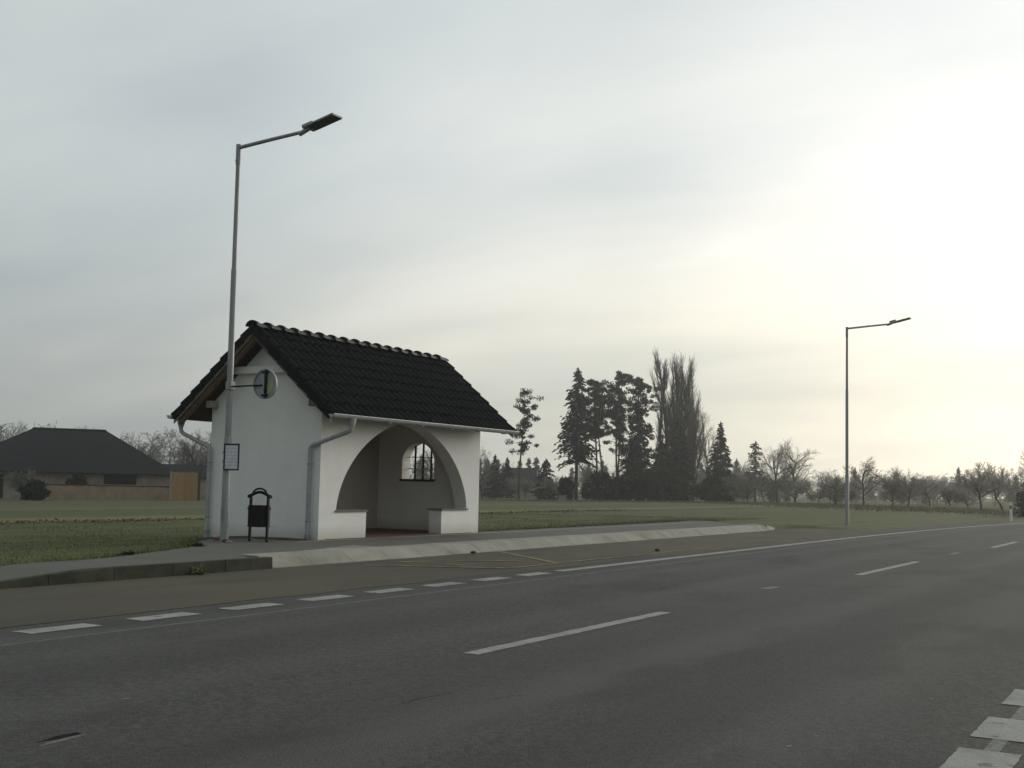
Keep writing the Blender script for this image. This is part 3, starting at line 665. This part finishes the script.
BUSH = dict(n=[3, 4, 3, 2], first=[.1, .2, .3], kids=[5, 3, 3], ang=[(25, 65), (20, 50), (20, 60)], ratio=[(.8, 1.25), (.42, .62), (.4, .65)], up=[0, .10, .06, .03], wob=.14, rmin=.010)
FAST = dict(n=[9, 5, 3, 2], first=[.1, .15, .3], kids=[3, 4, 2], ang=[(16, 34), (12, 28), (12, 32)], ratio=[(.22, .36), (.35, .55), (.35, .6)], up=[.05, .26, .22, .1], wob=.05, rmin=.006)
FAR = dict(n=[3, 3, 2, 1], first=[.3, .25, .3], kids=[4, 3, 3], ang=[(30, 60), (25, 60), (25, 60)], ratio=[(.45, .7), (.4, .65), (.4, .7)], up=[.02, .1, .06, .04], wob=.12, rmin=.016)
ORCH = dict(n=[4, 4, 3, 2], first=[.35, .2, .3], kids=[4, 3, 4], ang=[(45, 75), (25, 60), (25, 70)], ratio=[(.75, 1.05), (.45, .7), (.4, .7)], up=[.02, .06, .05, .02], wob=.17, rmin=.009)
def bare_segs(seed, h, cfg, r0, lean=(0, 0), wide=1.0):
    rnd = random.Random(seed); out = [[] for _ in cfg['n']]
    grow(rnd, Vector((0, 0, -.1)), Vector((lean[0], lean[1], 1)).normalized(), h*.72, r0, 0, cfg, out)
    top = max(s[1].z for l in out for s in l); k = h/top
    for l in out:
        for i, (p, q, a, b) in enumerate(l): l[i] = (Vector((p.x*k*wide, p.y*k*wide, p.z*k)), Vector((q.x*k*wide, q.y*k*wide, q.z*k)), a, b)
    return out
def bare(name, loc, h, label, seed, cfg=BARE, r0=.16, cat='tree', group=None, lean=(0, 0), wide=1.0, tw='twig', thick=1.0, twob=None):
    t = tag(empty(name, loc), label, cat, group); out = bare_segs(seed, h, dict(cfg, twob=twob) if twob else cfg, r0, lean, wide)
    cut = 2
    fast('trunk', *seg_arrays([s for l in out[:cut] for s in l], 6), 'bark', t)
    fast('crown', *seg_arrays([(p, q, a*thick, b*thick) for l in out[cut:] for p, q, a, b in l], 3), tw, t)
    return t
def rnd_unit(g, n): v = g.normal(size=(n, 3)); return v/np.linalg.norm(v, axis=1, keepdims=True)
def spruce_arrays(seed, h, rad, clear=.08, dens=1.0, droop=.35, size=.3, shape=.85, ragged=.25):
    g = np.random.default_rng(seed); C, A, B, segs = [], [], [], []
    nw = int(h*3.0*dens)+8
    for w in range(nw):
        t = clear + (1-clear)*(w/nw)**.92; z = h*t; rl = rad*(1-t)**shape*(1 if t > clear+.08 else .75)+.08
        for k in range(int(5+3*g.random())):
            az = g.random()*2*math.pi; ln = rl*g.uniform(1-ragged*1.6, 1+ragged*.6); d = np.array([math.cos(az), math.sin(az), 0]); zz = z+g.normal(0, .12)
            rise = g.uniform(-.05, .22)
            tip = np.array([0, 0, zz])+d*ln+np.array([0, 0, ln*rise-droop*ln*.9])
            segs.append((Vector((0, 0, zz)), Vector(tip), .02+.008*ln, .006))
            m = max(3, int(ln/size*3.4*dens))
            for j in range(m):
                s = .12+.9*(j+g.random())/m; p = np.array([0, 0, zz])+d*ln*s+np.array([0, 0, ln*s*rise-droop*ln*s*s*.9])
                lat = np.array([-d[1], d[0], 0])*g.normal(0, .30*ln*(1.1-.7*s)*.6+.05); p = p+lat+np.array([0, 0, g.normal(0, .05)-abs(g.normal(0, .08))])
                a = d*.8+lat*.9+g.normal(0, .25, 3)+np.array([0, 0, -.35]); a = a/np.linalg.norm(a)*size*g.uniform(.55, 1.15)*.8
                b = np.cross(a, g.normal(0, 1, 3)); b = b/np.linalg.norm(b)*size*g.uniform(.18, .42)
                C.append(p); A.append(a); B.append(b)
    segs.insert(0, (Vector((0, 0, -.1)), Vector((0, 0, h*.55)), .012*h+.05, .008*h+.02)); segs.insert(1, (Vector((0, 0, h*.55)), Vector((0, 0, h)), .008*h+.02, .012))
    for _ in range(8): C.append([0, 0, h-g.random()*.4]); A.append([g.normal(0, .06), g.normal(0, .06), size]); B.append([.05, .05*g.normal(), 0])
    return segs, card_arrays(C, A, B)
def spruce(name, loc, h, rad, label, seed, m='needle_spruce', cat='tree', group=None, **k):
    t = tag(empty(name, loc, seed*1.3), label, cat, group); segs, cards = spruce_arrays(seed, h, rad, **k)
    fast('trunk', *seg_arrays(segs, 5), 'bark', t); fast('crown', *cards, m, t); return t
def clump_cards(g, c, r, n, size):
    d = rnd_unit(g, n); rr_ = g.random((n, 1))**.45; p = np.asarray(c)+d*rr_*np.asarray(r)
    a = rnd_unit(g, n)*.7+d*.8+np.array([0, 0, .3]); a = a/np.linalg.norm(a, axis=1, keepdims=True)*size*g.uniform(.5, 1.1, (n, 1))
    b = np.cross(a, rnd_unit(g, n)); b = b/np.linalg.norm(b, axis=1, keepdims=True)*size*g.uniform(.16, .38, (n, 1)); return p, a, b
def pine(name, loc, h, label, seed, prof, nl=26, lean=(0, 0), group=None, size=.26, dens=70, r0=.17, base=.35, top_bias=1.0, flat=.68):
    """prof: list of (height fraction, reach in metres); limbs with needle clumps"""
    t = tag(empty(name, loc), label, 'tree', group); g = np.random.default_rng(seed); segs, C, A, B = [], [], [], []
    def axis_p(f): return np.array([lean[0]*h*f+.02*h*math.sin(f*5+seed), lean[1]*h*f+.02*h*math.cos(f*4+seed), h*f])
    for i in range(12):
        segs.append((Vector(axis_p(i/12)-(np.array([0, 0, .15]) if i == 0 else 0)), Vector(axis_p((i+1)/12)), r0*(1-.8*i/12), r0*(1-.8*(i+1)/12)))
    for i in range(nl):
        f = base+(1-base)*((i+g.random())/nl)**top_bias; f = min(f, .985); reach = float(np.interp(f, [q[0] for q in prof], [q[1] for q in prof]))*g.uniform(.45, 1.1)
        az = g.random()*2*math.pi; d = np.array([math.cos(az), math.sin(az), g.uniform(-.15, .45)]); p0 = axis_p(f); p1 = p0+d*reach*.55+g.normal(0, .12, 3); p2 = p0+d*reach+np.array([0, 0, -.15*reach])+g.normal(0, .15, 3)
        segs += [(Vector(p0), Vector(p1), .05, .032), (Vector(p1), Vector(p2), .032, .012)]
        for s in np.linspace(.35, 1, max(2, int(reach*1.7))):
            c = (p0*(1-s)+p2*s) + g.normal(0, .22, 3)+np.array([0, 0, .12]); r = g.uniform(.30, .62)*(.75+.12*reach)
            n = int(dens*1.15*g.uniform(.6, 1.3)); q = clump_cards(g, c, (r, r, r*flat), n, size*.72); C.append(q[0]); A.append(q[1]); B.append(q[2])
            segs.append((Vector(p0*(1-s)+p2*s), Vector(c), .015, .006))
    fast('trunk', *seg_arrays(segs, 6), 'bark_pine', t); fast('crown', *card_arrays(np.concatenate(C), np.concatenate(A), np.concatenate(B)), 'needle_pine', t); return t
def shrub(name, loc, rad, h, label, seed, n=40, m='leaf_dark', size=.16, dens=60, cat='shrub', group=None):
    t = tag(empty(name, loc), label, cat, group); g = np.random.default_rng(seed); segs, C, A, B = [], [], [], []
    for i in range(n):
        az = g.random()*6.283; f = g.random()**.5; zf = g.uniform(.12, .92); k = math.sqrt(max(.05, 1-(zf-.35)**2/.45)); tip = np.array([math.cos(az)*rad*f*k, math.sin(az)*rad*f*k, h*zf])
        segs.append((Vector((tip[0]*.1, tip[1]*.1, -.05)), Vector(tip), .03, .008)); q = clump_cards(g, tip, (.24*rad+.12, .24*rad+.12, .16*h+.05), dens, size); C.append(q[0]); A.append(q[1]); B.append(q[2])
    fast('stem', *seg_arrays(segs, 4), 'bark', t); fast('foliage', *card_arrays(np.concatenate(C), np.concatenate(A), np.concatenate(B)), m, t); return t
def gl(x, y, dz=0): return (x, y, gz(x, y)+dz)

# the tall group in the middle
GRP = 'tall trees grouped beyond the field'
pine('pine_tree', gl(99.5, 51.3), 12.1, 'lone slim pine standing by itself beside the shelter roof corner', 5, [(.38, .6), (.5, 2.0), (.62, 1.5), (.72, 1.4), (.82, 1.7), (.9, 1.6), (1, .6)], 30, (.012, -.006), None, .24, 60, .15, .44)
spruce('spruce_tree', gl(111.4, 50.3), 15.9, 3.4, 'tall ragged spruce at the left edge of the dark tree group', 7, clear=.30, dens=1.0, droop=.5, size=.34, shape=.60, ragged=.35, group=GRP)
pine('pine_tree', gl(113.0, 48.6), 14.7, 'tall pine leaning close against the ragged spruce', 8, [(.4, 1.0), (.6, 2.2), (.8, 2.4), (.92, 2.0), (1, .8)], 38, (-.006, .01), GRP, .27, 62, .17, .5)
pine('pine_tree', gl(110.7, 46.4), 13.2, 'pine with bare lower trunk standing right of the ragged spruce', 9, [(.5, .8), (.65, 1.6), (.85, 2.2), (1, .9)], 34, (-.04, .05), GRP, .26, 58, .15, .56)
pine('pine_tree', gl(115.1, 46.6), 15.4, 'broad topped pine in the middle of the tree group', 10, [(.45, .8), (.62, 1.6), (.8, 2.6), (.93, 2.7), (1, 1.2)], 48, (.006, -.004), GRP, .28, 64, .17, .5)
pine('pine_tree', gl(111.0, 42.0), 14.2, 'dense dark pine with foliage down to the ground left of the poplar', 11, [(.08, 2.6), (.3, 2.7), (.5, 2.3), (.7, 1.7), (.85, 1.9), (1, .9)], 84, (0, .004), GRP, .28, 62, .17, .06)
pine('pine_tree', gl(117.2, 47.6), 13.6, 'pine filling the gap behind the pines with bare trunks', 13, [(.35, 1.0), (.6, 1.8), (.85, 1.8), (1, .6)], 24, (0, 0), GRP, .28, 55, .16, .40)
spruce('spruce_tree', gl(117.0, 44.8), 12.4, 2.6, 'dark spruce half hidden behind the dense pine', 12, clear=.05, droop=.4, size=.34, shape=.8, group=GRP)
for i, (x, y, h, ln, rr0, rat, lb) in enumerate([(120.5, 42.2, 19.4, (0, 0), .22, .30, 'tallest bare columnar poplar rising above the tree group'), (120.1, 43.1, 17.9, (0, 0), .14, .14, 'slim bare poplar stem just left of the tallest poplar'),
        (120.9, 41.4, 19.0, (0, 0), .2, .30, 'second tallest bare poplar, right beside the tallest'), (121.3, 40.7, 18.6, (0, 0), .18, .31, 'bare poplar third from the right in the poplar fan'), (121.6, 40.1, 17.0, (0, 0), .17, .31, 'bare poplar second from the right in the poplar fan'), (121.9, 39.5, 14.0, (0, 0), .16, .34, 'shortest bare poplar at the right edge of the poplar fan')]):
    bare('poplar_tree', gl(x, y), h, lb, 21+i, dict(FAST, ratio=[(rat*.8, rat*1.35), (.35, .55), (.35, .6)]), rr0, group=GRP, lean=ln, thick=1.0, twob=.015)
spruce('spruce_tree', gl(114.9, 38.6), 9.6, 2.7, 'dark broad spruce growing at the foot of the poplars', 25, clear=.02, droop=.4, size=.33, shape=.7, dens=1.1, group=GRP)
spruce('spruce_tree', gl(112.6, 39.7), 7.2, 2.4, 'low dark spruce between the dense pine and the poplars', 26, clear=.02, droop=.4, size=.33, shape=.6, dens=1.1, group=GRP)
spruce('spruce_tree', gl(118.1, 34.6), 9.5, 2.6, 'regular cone shaped spruce right of the poplars', 27, clear=.03, droop=.45, size=.32, shape=.85, dens=1.1, ragged=.18, group=GRP)
bare('bare_tree', gl(129.7, 40.2), 13.0, 'pale thin bare tree rising behind the poplars on their right', 28, dict(BARE, up=[.03, .16, .12, .05]), .14, group=GRP, wide=.7)
for i, (x, y, r, h, lb) in enumerate([(106.5, 49.2, .9, 2.7, 'small dark round evergreen bush under the ragged spruce'), (109.4, 46.4, 1.7, 3.4, 'dark evergreen bush under the pines with bare trunks'), (108.6, 43.9, 1.5, 2.6, 'low dark evergreen bush left of the dense pine'),
        (110.2, 37.2, 1.9, 3.6, 'wide dark evergreen bush in front of the poplar foot'), (113.5, 34.3, 1.8, 2.8, 'dark evergreen bush at the foot of the cone shaped spruce'), (108.9, 40.6, 2.0, 3.9, 'dark evergreen bush before the dense pine and the poplars')]):
    shrub('evergreen_bush', gl(x, y), r, h, lb, 40+i, 46, size=.24, dens=60, group='dark bushes under the tall trees')
# low conifers and scrub left of the group
spruce('spruce_tree', gl(128.2, 71.6), 6.1, 1.7, 'small hazy spruce nearest the shelter wall, left of its twin', 31, droop=.3, size=.32, shape=.9)
spruce('spruce_tree', gl(130.7, 71.0), 5.8, 1.9, 'small hazy spruce just right of its twin by the shelter wall', 32, droop=.2, size=.32, shape=.9)
spruce('spruce_tree', gl(122.9, 60.6), 5.3, 2.3, 'low broad cone shaped spruce between lone pine and ragged spruce', 33, clear=.02, droop=.3, size=.32, shape=.75, dens=1.1)
bare('bare_tree', gl(118.1, 78.2), 7.9, 'bare tree seen through the barred window, left of two', 36, BARE, .12)
bare('bare_tree', gl(119.6, 76.2), 7.2, 'bare tree seen through the barred window, right of two', 37, BARE, .12)
bare('bare_tree', gl(123.2, 70.6), 7.3, 'bare bushy tree showing just past the shelter corner', 34, BARE, .12, tw='twig')
# right hand side
spruce('spruce_tree', gl(124.2, 32.3), 7.4, 1.7, 'thin narrow conifer standing left of the two bare trees', 35, clear=.3, droop=.15, size=.26, shape=.5, dens=.62, ragged=.45)
bare('bare_tree', gl(115.5, 26.8), 7.4, 'left of two bare upright trees beyond the platform end', 51, BARE, .13, tw='twig_pale')
bare('bare_tree', gl(118.8, 25.8), 7.6, 'right of two bare upright trees beyond the platform end', 52, BARE, .13, lean=(0, -.08), tw='twig_pale')
bare('fruit_tree', gl(83.3, 12.0), 2.75, 'little umbrella shaped fruit tree left of the far street lamp', 53, ORCH, .07, wide=1.25, tw='twig_pale')
bare('bare_tree', gl(90.7, 11.3), 4.5, 'bare hazy tree just right of the far street lamp', 54, BARE, .09, tw='twig_pale')
bare('fruit_tree', gl(87.4, 8.0), 3.6, 'broad dense bare bush tree in the middle of the orchard', 55, BUSH, .07, tw='twig_green', wide=1.1)
bare('fruit_tree', gl(86.6, 6.6), 3.3, 'bare orchard tree overlapping the broad bush tree on its right', 56, ORCH, .08, tw='twig_pale')
bare('fruit_tree', gl(97.7, 6.9), 2.9, 'low hazy orchard tree further right behind the others', 57, ORCH, .08, wide=1.1, tw='twig_pale')
bare('fruit_tree', gl(72.8, -1.2), 3.5, 'spreading bare orchard tree left of its neighbour near the delineator post', 58, ORCH, .08, wide=1.05, tw='twig_pale')
bare('fruit_tree', gl(75.9, -2.3), 3.7, 'taller bare orchard tree closest to the delineator post', 59, ORCH, .085, tw='twig_pale')
bare('fruit_tree', gl(78.1, -5.2), 4.6, 'bare tree at the right picture edge behind the evergreen', 60, ORCH, .09, tw='twig_pale')
spruce('evergreen_shrub', gl(60.2, -6.1), 2.7, 1.3, 'dark layered evergreen at the right picture edge behind the post', 61, clear=.02, droop=.1, size=.2, shape=.45, dens=1.6, cat='shrub')
sb = [(111.5, 30.6, 3.6), (109.9, 28.4, 3.1), (113.2, 24.2, 3.3), (108.0, 22.4, 2.6), (104.0, 19.0, 2.3), (98.0, 15.6, 2.2), (93.5, 13.2, 2.0), (94.5, 9.6, 2.0), (92.0, 4.2, 1.7), (84.0, 1.4, 1.6), (118, 29.2, 4.2), (117, 21.2, 3.2)]
SL_ = ['scrub bush beside the cone shaped spruce', 'scrub bush before the thin conifer', 'scrub bush below the left bare upright tree', 'scrub bush below the right bare upright tree', 'scrub bush right of the two upright trees', 'scrub bush left of the umbrella fruit tree', 'scrub bush behind the umbrella fruit tree', 'scrub bush between far lamp and broad bush tree', 'scrub bush under the low hazy orchard tree', 'scrub bush in the gap before the spreading orchard tree', 'taller scrub bush behind the thin conifer', 'taller scrub bush behind the two upright trees']
for i, ((x, y, h), lb) in enumerate(zip(sb, SL_)): bare('scrub_bush', gl(x, y), h, 'bare grey brown ' + lb, 70+i, BUSH, .05, 'shrub', 'scrub along the field edge', wide=1.25, tw='twig_pale' if i % 2 else 'twig_green', thick=1.0)
sb = [(125.5, 66.5, 3.2, 'left of the lone pine'), (122.5, 63.5, 3.0, 'behind the lone pine trunk'), (117.0, 56.0, 3.4, 'between the low spruce and the ragged spruce'), (114.5, 50.8, 5.2, 'showing between the bare pine trunks')]
for i, (x, y, h, lb) in enumerate(sb): bare('scrub_bush', gl(x, y), h, 'grey bare scrub bush ' + lb, 90+i, BUSH, .05, 'shrub', 'scrub along the field edge', wide=1.3, thick=1.1, tw='twig_pale')

# far woods that read as one hazy mass
def far_wood(name, label, line, n, hs, seed, conif=.15, spread=6, cfg=FAR):
    rnd = random.Random(seed); tmpl = [seg_arrays([s for l in bare_segs(seed*10+k, 1.0*8, cfg, .12) for s in l], 3) for k in range(4)]
    con = [(lambda sc: merge([seg_arrays(sc[0], 3), sc[1]]))(spruce_arrays(seed*7+k, 8.0, 2.0, droop=.3, size=.5, dens=.7)) for k in range(2)]
    parts = []
    for i in range(n):
        t = rnd.random()*(len(line)-1); k = min(int(t), len(line)-2); f = t-k
        x = line[k][0]*(1-f)+line[k+1][0]*f+rnd.uniform(-spread, spread); y = line[k][1]*(1-f)+line[k+1][1]*f+rnd.uniform(-spread, spread); h = rnd.uniform(*hs)
        v, q = (con[rnd.randrange(2)] if rnd.random() < conif else tmpl[rnd.randrange(4)]); a = rnd.random()*6.28; c, s_ = math.cos(a), math.sin(a); k8 = h/8; w8 = k8*rnd.uniform(.9, 1.5)
        parts.append((np.stack([(v[:, 0]*c-v[:, 1]*s_)*w8+x, (v[:, 0]*s_+v[:, 1]*c)*w8+y, v[:, 2]*k8+gz(x, y)], 1), q))
    return tag(fast(name, *merge(parts), 'twig_pale'), label, 'wood', kind='stuff')
far_wood('far_wood', 'hazy bare woodland behind the old barn on the left', [(62, 140), (84, 138), (104, 120), (124, 110)], 110, (6.5, 10), 3, 0)
far_wood('far_wood', 'dim low woodland behind the lone pine', [(135, 92), (160, 78), (168, 66), (175, 50)], 75, (4.0, 6.6), 4, .35, 9)
far_wood('far_wood', 'faint low tree belt far behind the orchard', [(190, 60), (195, 40), (190, 20), (180, 0), (170, -12)], 80, (3.6, 6.0), 5, .1, 10)
far_wood('far_hedge', 'grey tangle of bare hedge filling the gaps behind the orchard trees', [(132, 44), (131, 32), (122, 14), (112, 2), (100, -9), (92, -16)], 170, (1.2, 3.3), 6, .04, 4, dict(FAR, n=[2, 3, 2, 1], first=[.1, .25, .3], kids=[7, 3, 3], ang=[(20, 70), (25, 60), (25, 60)], ratio=[(1.0, 1.5), (.4, .65), (.4, .7)]))
bare('bare_tree', gl(71.3, 72.6), 7.0, 'bare tree seen under the left gutter of the shelter', 101, BARE, .12)
bare('bare_tree', gl(74.4, 72.2), 7.4, 'bare tree half hidden by the shelter left wall', 102, BARE, .12)
bare('bare_tree', gl(66.0, 77.0), 5.6, 'bare tree behind the shed right of the barn roof', 103, BARE, .11)

# grass blades near the shelter and rough grass along the tree line
g = np.random.default_rng(2)
def blades(name, P, hmin, hmax, w, m, lean=.35):
    n = len(P); h = g.uniform(hmin, hmax, n); az = g.random(n)*6.283; d = np.stack([np.cos(az), np.sin(az), np.zeros(n)], 1)*w
    tip = np.stack([g.normal(0, lean, n)*h, g.normal(0, lean, n)*h, h], 1); V = np.stack([P-d, P+d, P+tip], 1).reshape(-1, 3)
    return fast(name, V, np.arange(3*n).reshape(-1, 3), m)
def field_pts(n, x0, x1, y0, y1, pw=1.0):
    x = g.uniform(x0, x1, n); y = y0+(y1-y0)*g.random(n)**pw; return x, y
x, y = field_pts(75000, -14, 30, -1.6, 14, 1.8)
keep = np.array([(yy > interp(PB, xx)+.03) and not (-.05 < xx < L+.05 and yy < WD+.03) for xx, yy in zip(x, y)]); x, y = x[keep], y[keep]
P = np.stack([x, y, np.array([gz(a, b) for a, b in zip(x, y)])], 1)
tag(blades('grass', P, .01, .035, .008, 'grass'), 'short green crop and grass growing beside the pavement', 'grass', kind='stuff')
n = 5200; x = g.uniform(-14, 22, n); y = np.array([interp(PB, q) for q in x])+np.abs(g.normal(0, .16, n))-.03; x0m = ~((x > -.1) & (x < L+.05)); x, y = x[x0m], y[x0m]
nn = 3000; fx = g.uniform(-12, 46, nn); fy = 13.9 + .6*np.sin(fx*.35) + g.normal(0, 1.0, nn)
tag(blades('furrow_grass', np.stack([fx, fy, np.array([gz(a, b) for a, b in zip(fx, fy)])], 1), .02, .07, .03, 'earth', .6), 'dark ragged furrow of clods and stubble across the field', 'furrow', kind='stuff')
nn = 5000; fx = g.uniform(5.95, 24, nn); fy = np.array([interp(PB, q) for q in fx])+np.abs(g.normal(0, .45, nn))+.03
tag(blades('dead_grass', np.stack([fx, fy, np.array([gz(a, b) for a, b in zip(fx, fy)])], 1), .03, .14, .014, 'straw', .7), 'withered brown grass edging the platform right of the shelter', 'grass', kind='stuff')
tag(blades('verge_grass', np.stack([x, y, np.array([gz(a, b) for a, b in zip(x, y)])], 1), .05, .13, .012, 'grass', .6), 'rough tufts of grass along the pavement edge', 'grass', kind='stuff')
line = [(92, 62), (99, 49), (104, 40), (106, 30), (101, 21), (82, 10), (70, 1), (62, -4)]
n = 26000; t = g.random(n)*(len(line)-1); k = np.minimum(t.astype(int), len(line)-2); f = (t-k)[:, None]; LN = np.array(line, float); q = LN[k]*(1-f)+LN[k+1]*f+g.normal(0, 3.4, (n, 2))
tag(blades('dry_grass', np.stack([q[:, 0], q[:, 1], np.array([gz(a, b) for a, b in q])], 1), .05, .22, .03, 'straw', .7), 'dull brown dry grass along the foot of the far trees', 'grass', kind='stuff')
for i, (x, y, lb) in enumerate([(-3.25, -.05, 'small dark weed clump at the foot of the left downpipe'), (-5.62, -.98, 'small dark weed on the pavement edge left of the shelter')]):
    shrub('weed', (x, y, gz(x, y)), .10 if i == 0 else .04, .06, lb, 120+i, 16, 'leaf_dark', .04, 30, 'weed')
shrub('weed', (-6.05, -2.82, -.16), .10, .10, 'small weed growing from the joint of the dark kerb', 125, 9, 'grass', .03, 18, 'weed')

# ---------------------------------------------------------------- barn and its yard on the left
az = math.atan2(53.0+18.27, 69.1+14.66)               # faces the photographer's side of the field
by = empty('barn', gl(52.4, 69.6), -az-R(3)); tag(by, 'old barn with big dark hipped roof across the field', 'barn')
mw = MB().prism([(-9.2, 0), (8.6, 0), (8.6, 7), (-9.2, 7)], 'z', -.3, 2.5).build('wall', 'barn_wall', by)
ro = MB().add([(-10.0, -.7, 2.3), (9.4, -.7, 2.3), (9.4, 7.7, 2.3), (-10.0, 7.7, 2.3), (-3.15, 3.5, 6.08), (3.0, 3.5, 6.08), (-10.0, -.7, 2.2), (9.4, -.7, 2.2), (9.4, 7.7, 2.2), (-10.0, 7.7, 2.2)],
         [(0, 1, 5, 4), (1, 2, 5), (2, 3, 4, 5), (3, 0, 4), (0, 6, 7, 1), (1, 7, 8, 2), (2, 8, 9, 3), (3, 9, 6, 0), (6, 9, 8, 7)]).build('roof', 'barn_roof', by)
MB().tube([(-3.15, 3.5, 6.08), (3.0, 3.5, 6.08)], .10, 8).build('ridge_cap', 'barn_roof', ro)
box('doorway', (3.1, -.03, 1.35), (5.8, .02, 2.18), 'opening', by); box('lintel', (3.0, -.06, 2.19), (5.9, -.001, 2.3), 'wood_dark', by)
box('doorway', (-6.8, -.03, .0), (-4.9, .02, 2.0), 'opening', by)
for x in (.2, 1.6): box('pilaster', (x, -.12, -.3), (x+.35, -.001, 2.2), 'old_brick', by)
yw = tag(empty('yard_wall', gl(55.2, 63.0), -az), 'low weathered brick yard wall in front of the barn', 'wall')
MB().box((-8.6, 0, -.3), (2.9, .3, 1.12)).build('wall', 'old_brick', yw)
for k in range(12): box('coping', (-8.65+k*.965, -.05, 1.122), (-8.65+k*.965+.94, .35, 1.20), 'wood_dark', yw)
gt = tag(empty('yard_gate', gl(55.7, 58.9), -az), 'tall bright brown plank gate at the end of the yard wall', 'gate')
for k in range(9): box('plank', (-1.0+k*.222, 0, .02), (-1.0+k*.222+.212, .045, 2.35 + .03*math.sin(k*2.1)), 'gate_wood', gt)
for z in (.4, 1.9): box('rail', (-1.0, .046, z), (1.0, .09, z+.12), 'gate_wood', gt)
for x in (-1.25, 1.03): box('gate_post', (x, -.05, -.2), (x+.2, .15, 2.4), 'old_brick' if x < 0 else 'wood_dark', gt)
sd_ = tag(empty('shed', gl(65.0, 67.2), -az), 'low dark roofed shed behind the plank gate', 'shed')
box('wall', (-4, 0, -.3), (3.5, 3, 2.1), 'barn_wall', sd_)
MB().prism([(-.4, 2.1), (1.5, 3.25), (3.4, 2.1), (3.4, 2.0), (1.5, 3.13), (-.4, 2.0)], 'x', -4.4, 3.8).build('roof', 'barn_roof', sd_)
for i, (x, y, h, lb) in enumerate([(43.6, 64.0, 2.6, 'dark bare bush hiding the left end of the yard wall')]):
    bare('scrub_bush', gl(x, y), h, lb, 140+i, BUSH, .05, 'shrub', wide=1.2, tw='twig_green', thick=1.3)
shrub('evergreen_bush', gl(43.3, 62.2), .9, 1.5, 'very dark evergreen bush at the left before the barn', 143, 40, size=.2, dens=60)
shrub('evergreen_bush', gl(52.0, 67.7), .9, 2.0, 'dark evergreen bush behind the yard wall under the barn eaves', 144, 40, size=.2, dens=60)
hs = tag(empty('house', gl(143.1, 75.8), -R(62)), 'low dark roofed house far behind the lone pine', 'house')
box('wall', (-2.2, 0, -.3), (2.2, 5, 2.6), 'barn_wall', hs); MB().prism([(-.5, 2.5), (2.5, 4.7), (5.5, 2.5)], 'x', -2.5, 2.5).build('roof', 'barn_roof', hs)
box('window', (-1.2, -.03, 1.0), (-.3, -.001, 2.0), 'opening', hs); box('window', (.5, -.03, 1.0), (1.4, -.001, 2.0), 'opening', hs)
ub = tag(empty('utility_box', gl(88.4, 40.3), -R(64)), 'small pale utility box at the far field edge below the spruce', 'utility box')
box('cabinet', (-.38, 0, -.1), (.38, .3, .62), 'pale_box', ub, bevel=.02); box('cap', (-.43, -.05, .621), (.43, .35, .68), 'pale_box', ub)

# ---------------------------------------------------------------- misty air
hz = bpy.data.materials.new('haze'); hz.use_nodes = True; t = hz.node_tree; t.nodes.clear()
o_ = t.nodes.new('ShaderNodeOutputMaterial'); pv = t.nodes.new('ShaderNodeVolumePrincipled')
pv.inputs['Color'].default_value = (.93, .94, .95, 1); pv.inputs['Density'].default_value = .00070; pv.inputs['Anisotropy'].default_value = .8; pv.inputs['Density Attribute'].default_value = ''
t.links.new(pv.outputs[0], o_.inputs['Volume']); MATS['haze'] = hz
hb = box('haze', (-160, -310, -3), (530, 450, 21.5), 'haze'); tag(hb, 'thin grey mist hanging over fields and trees', 'haze', kind='stuff')
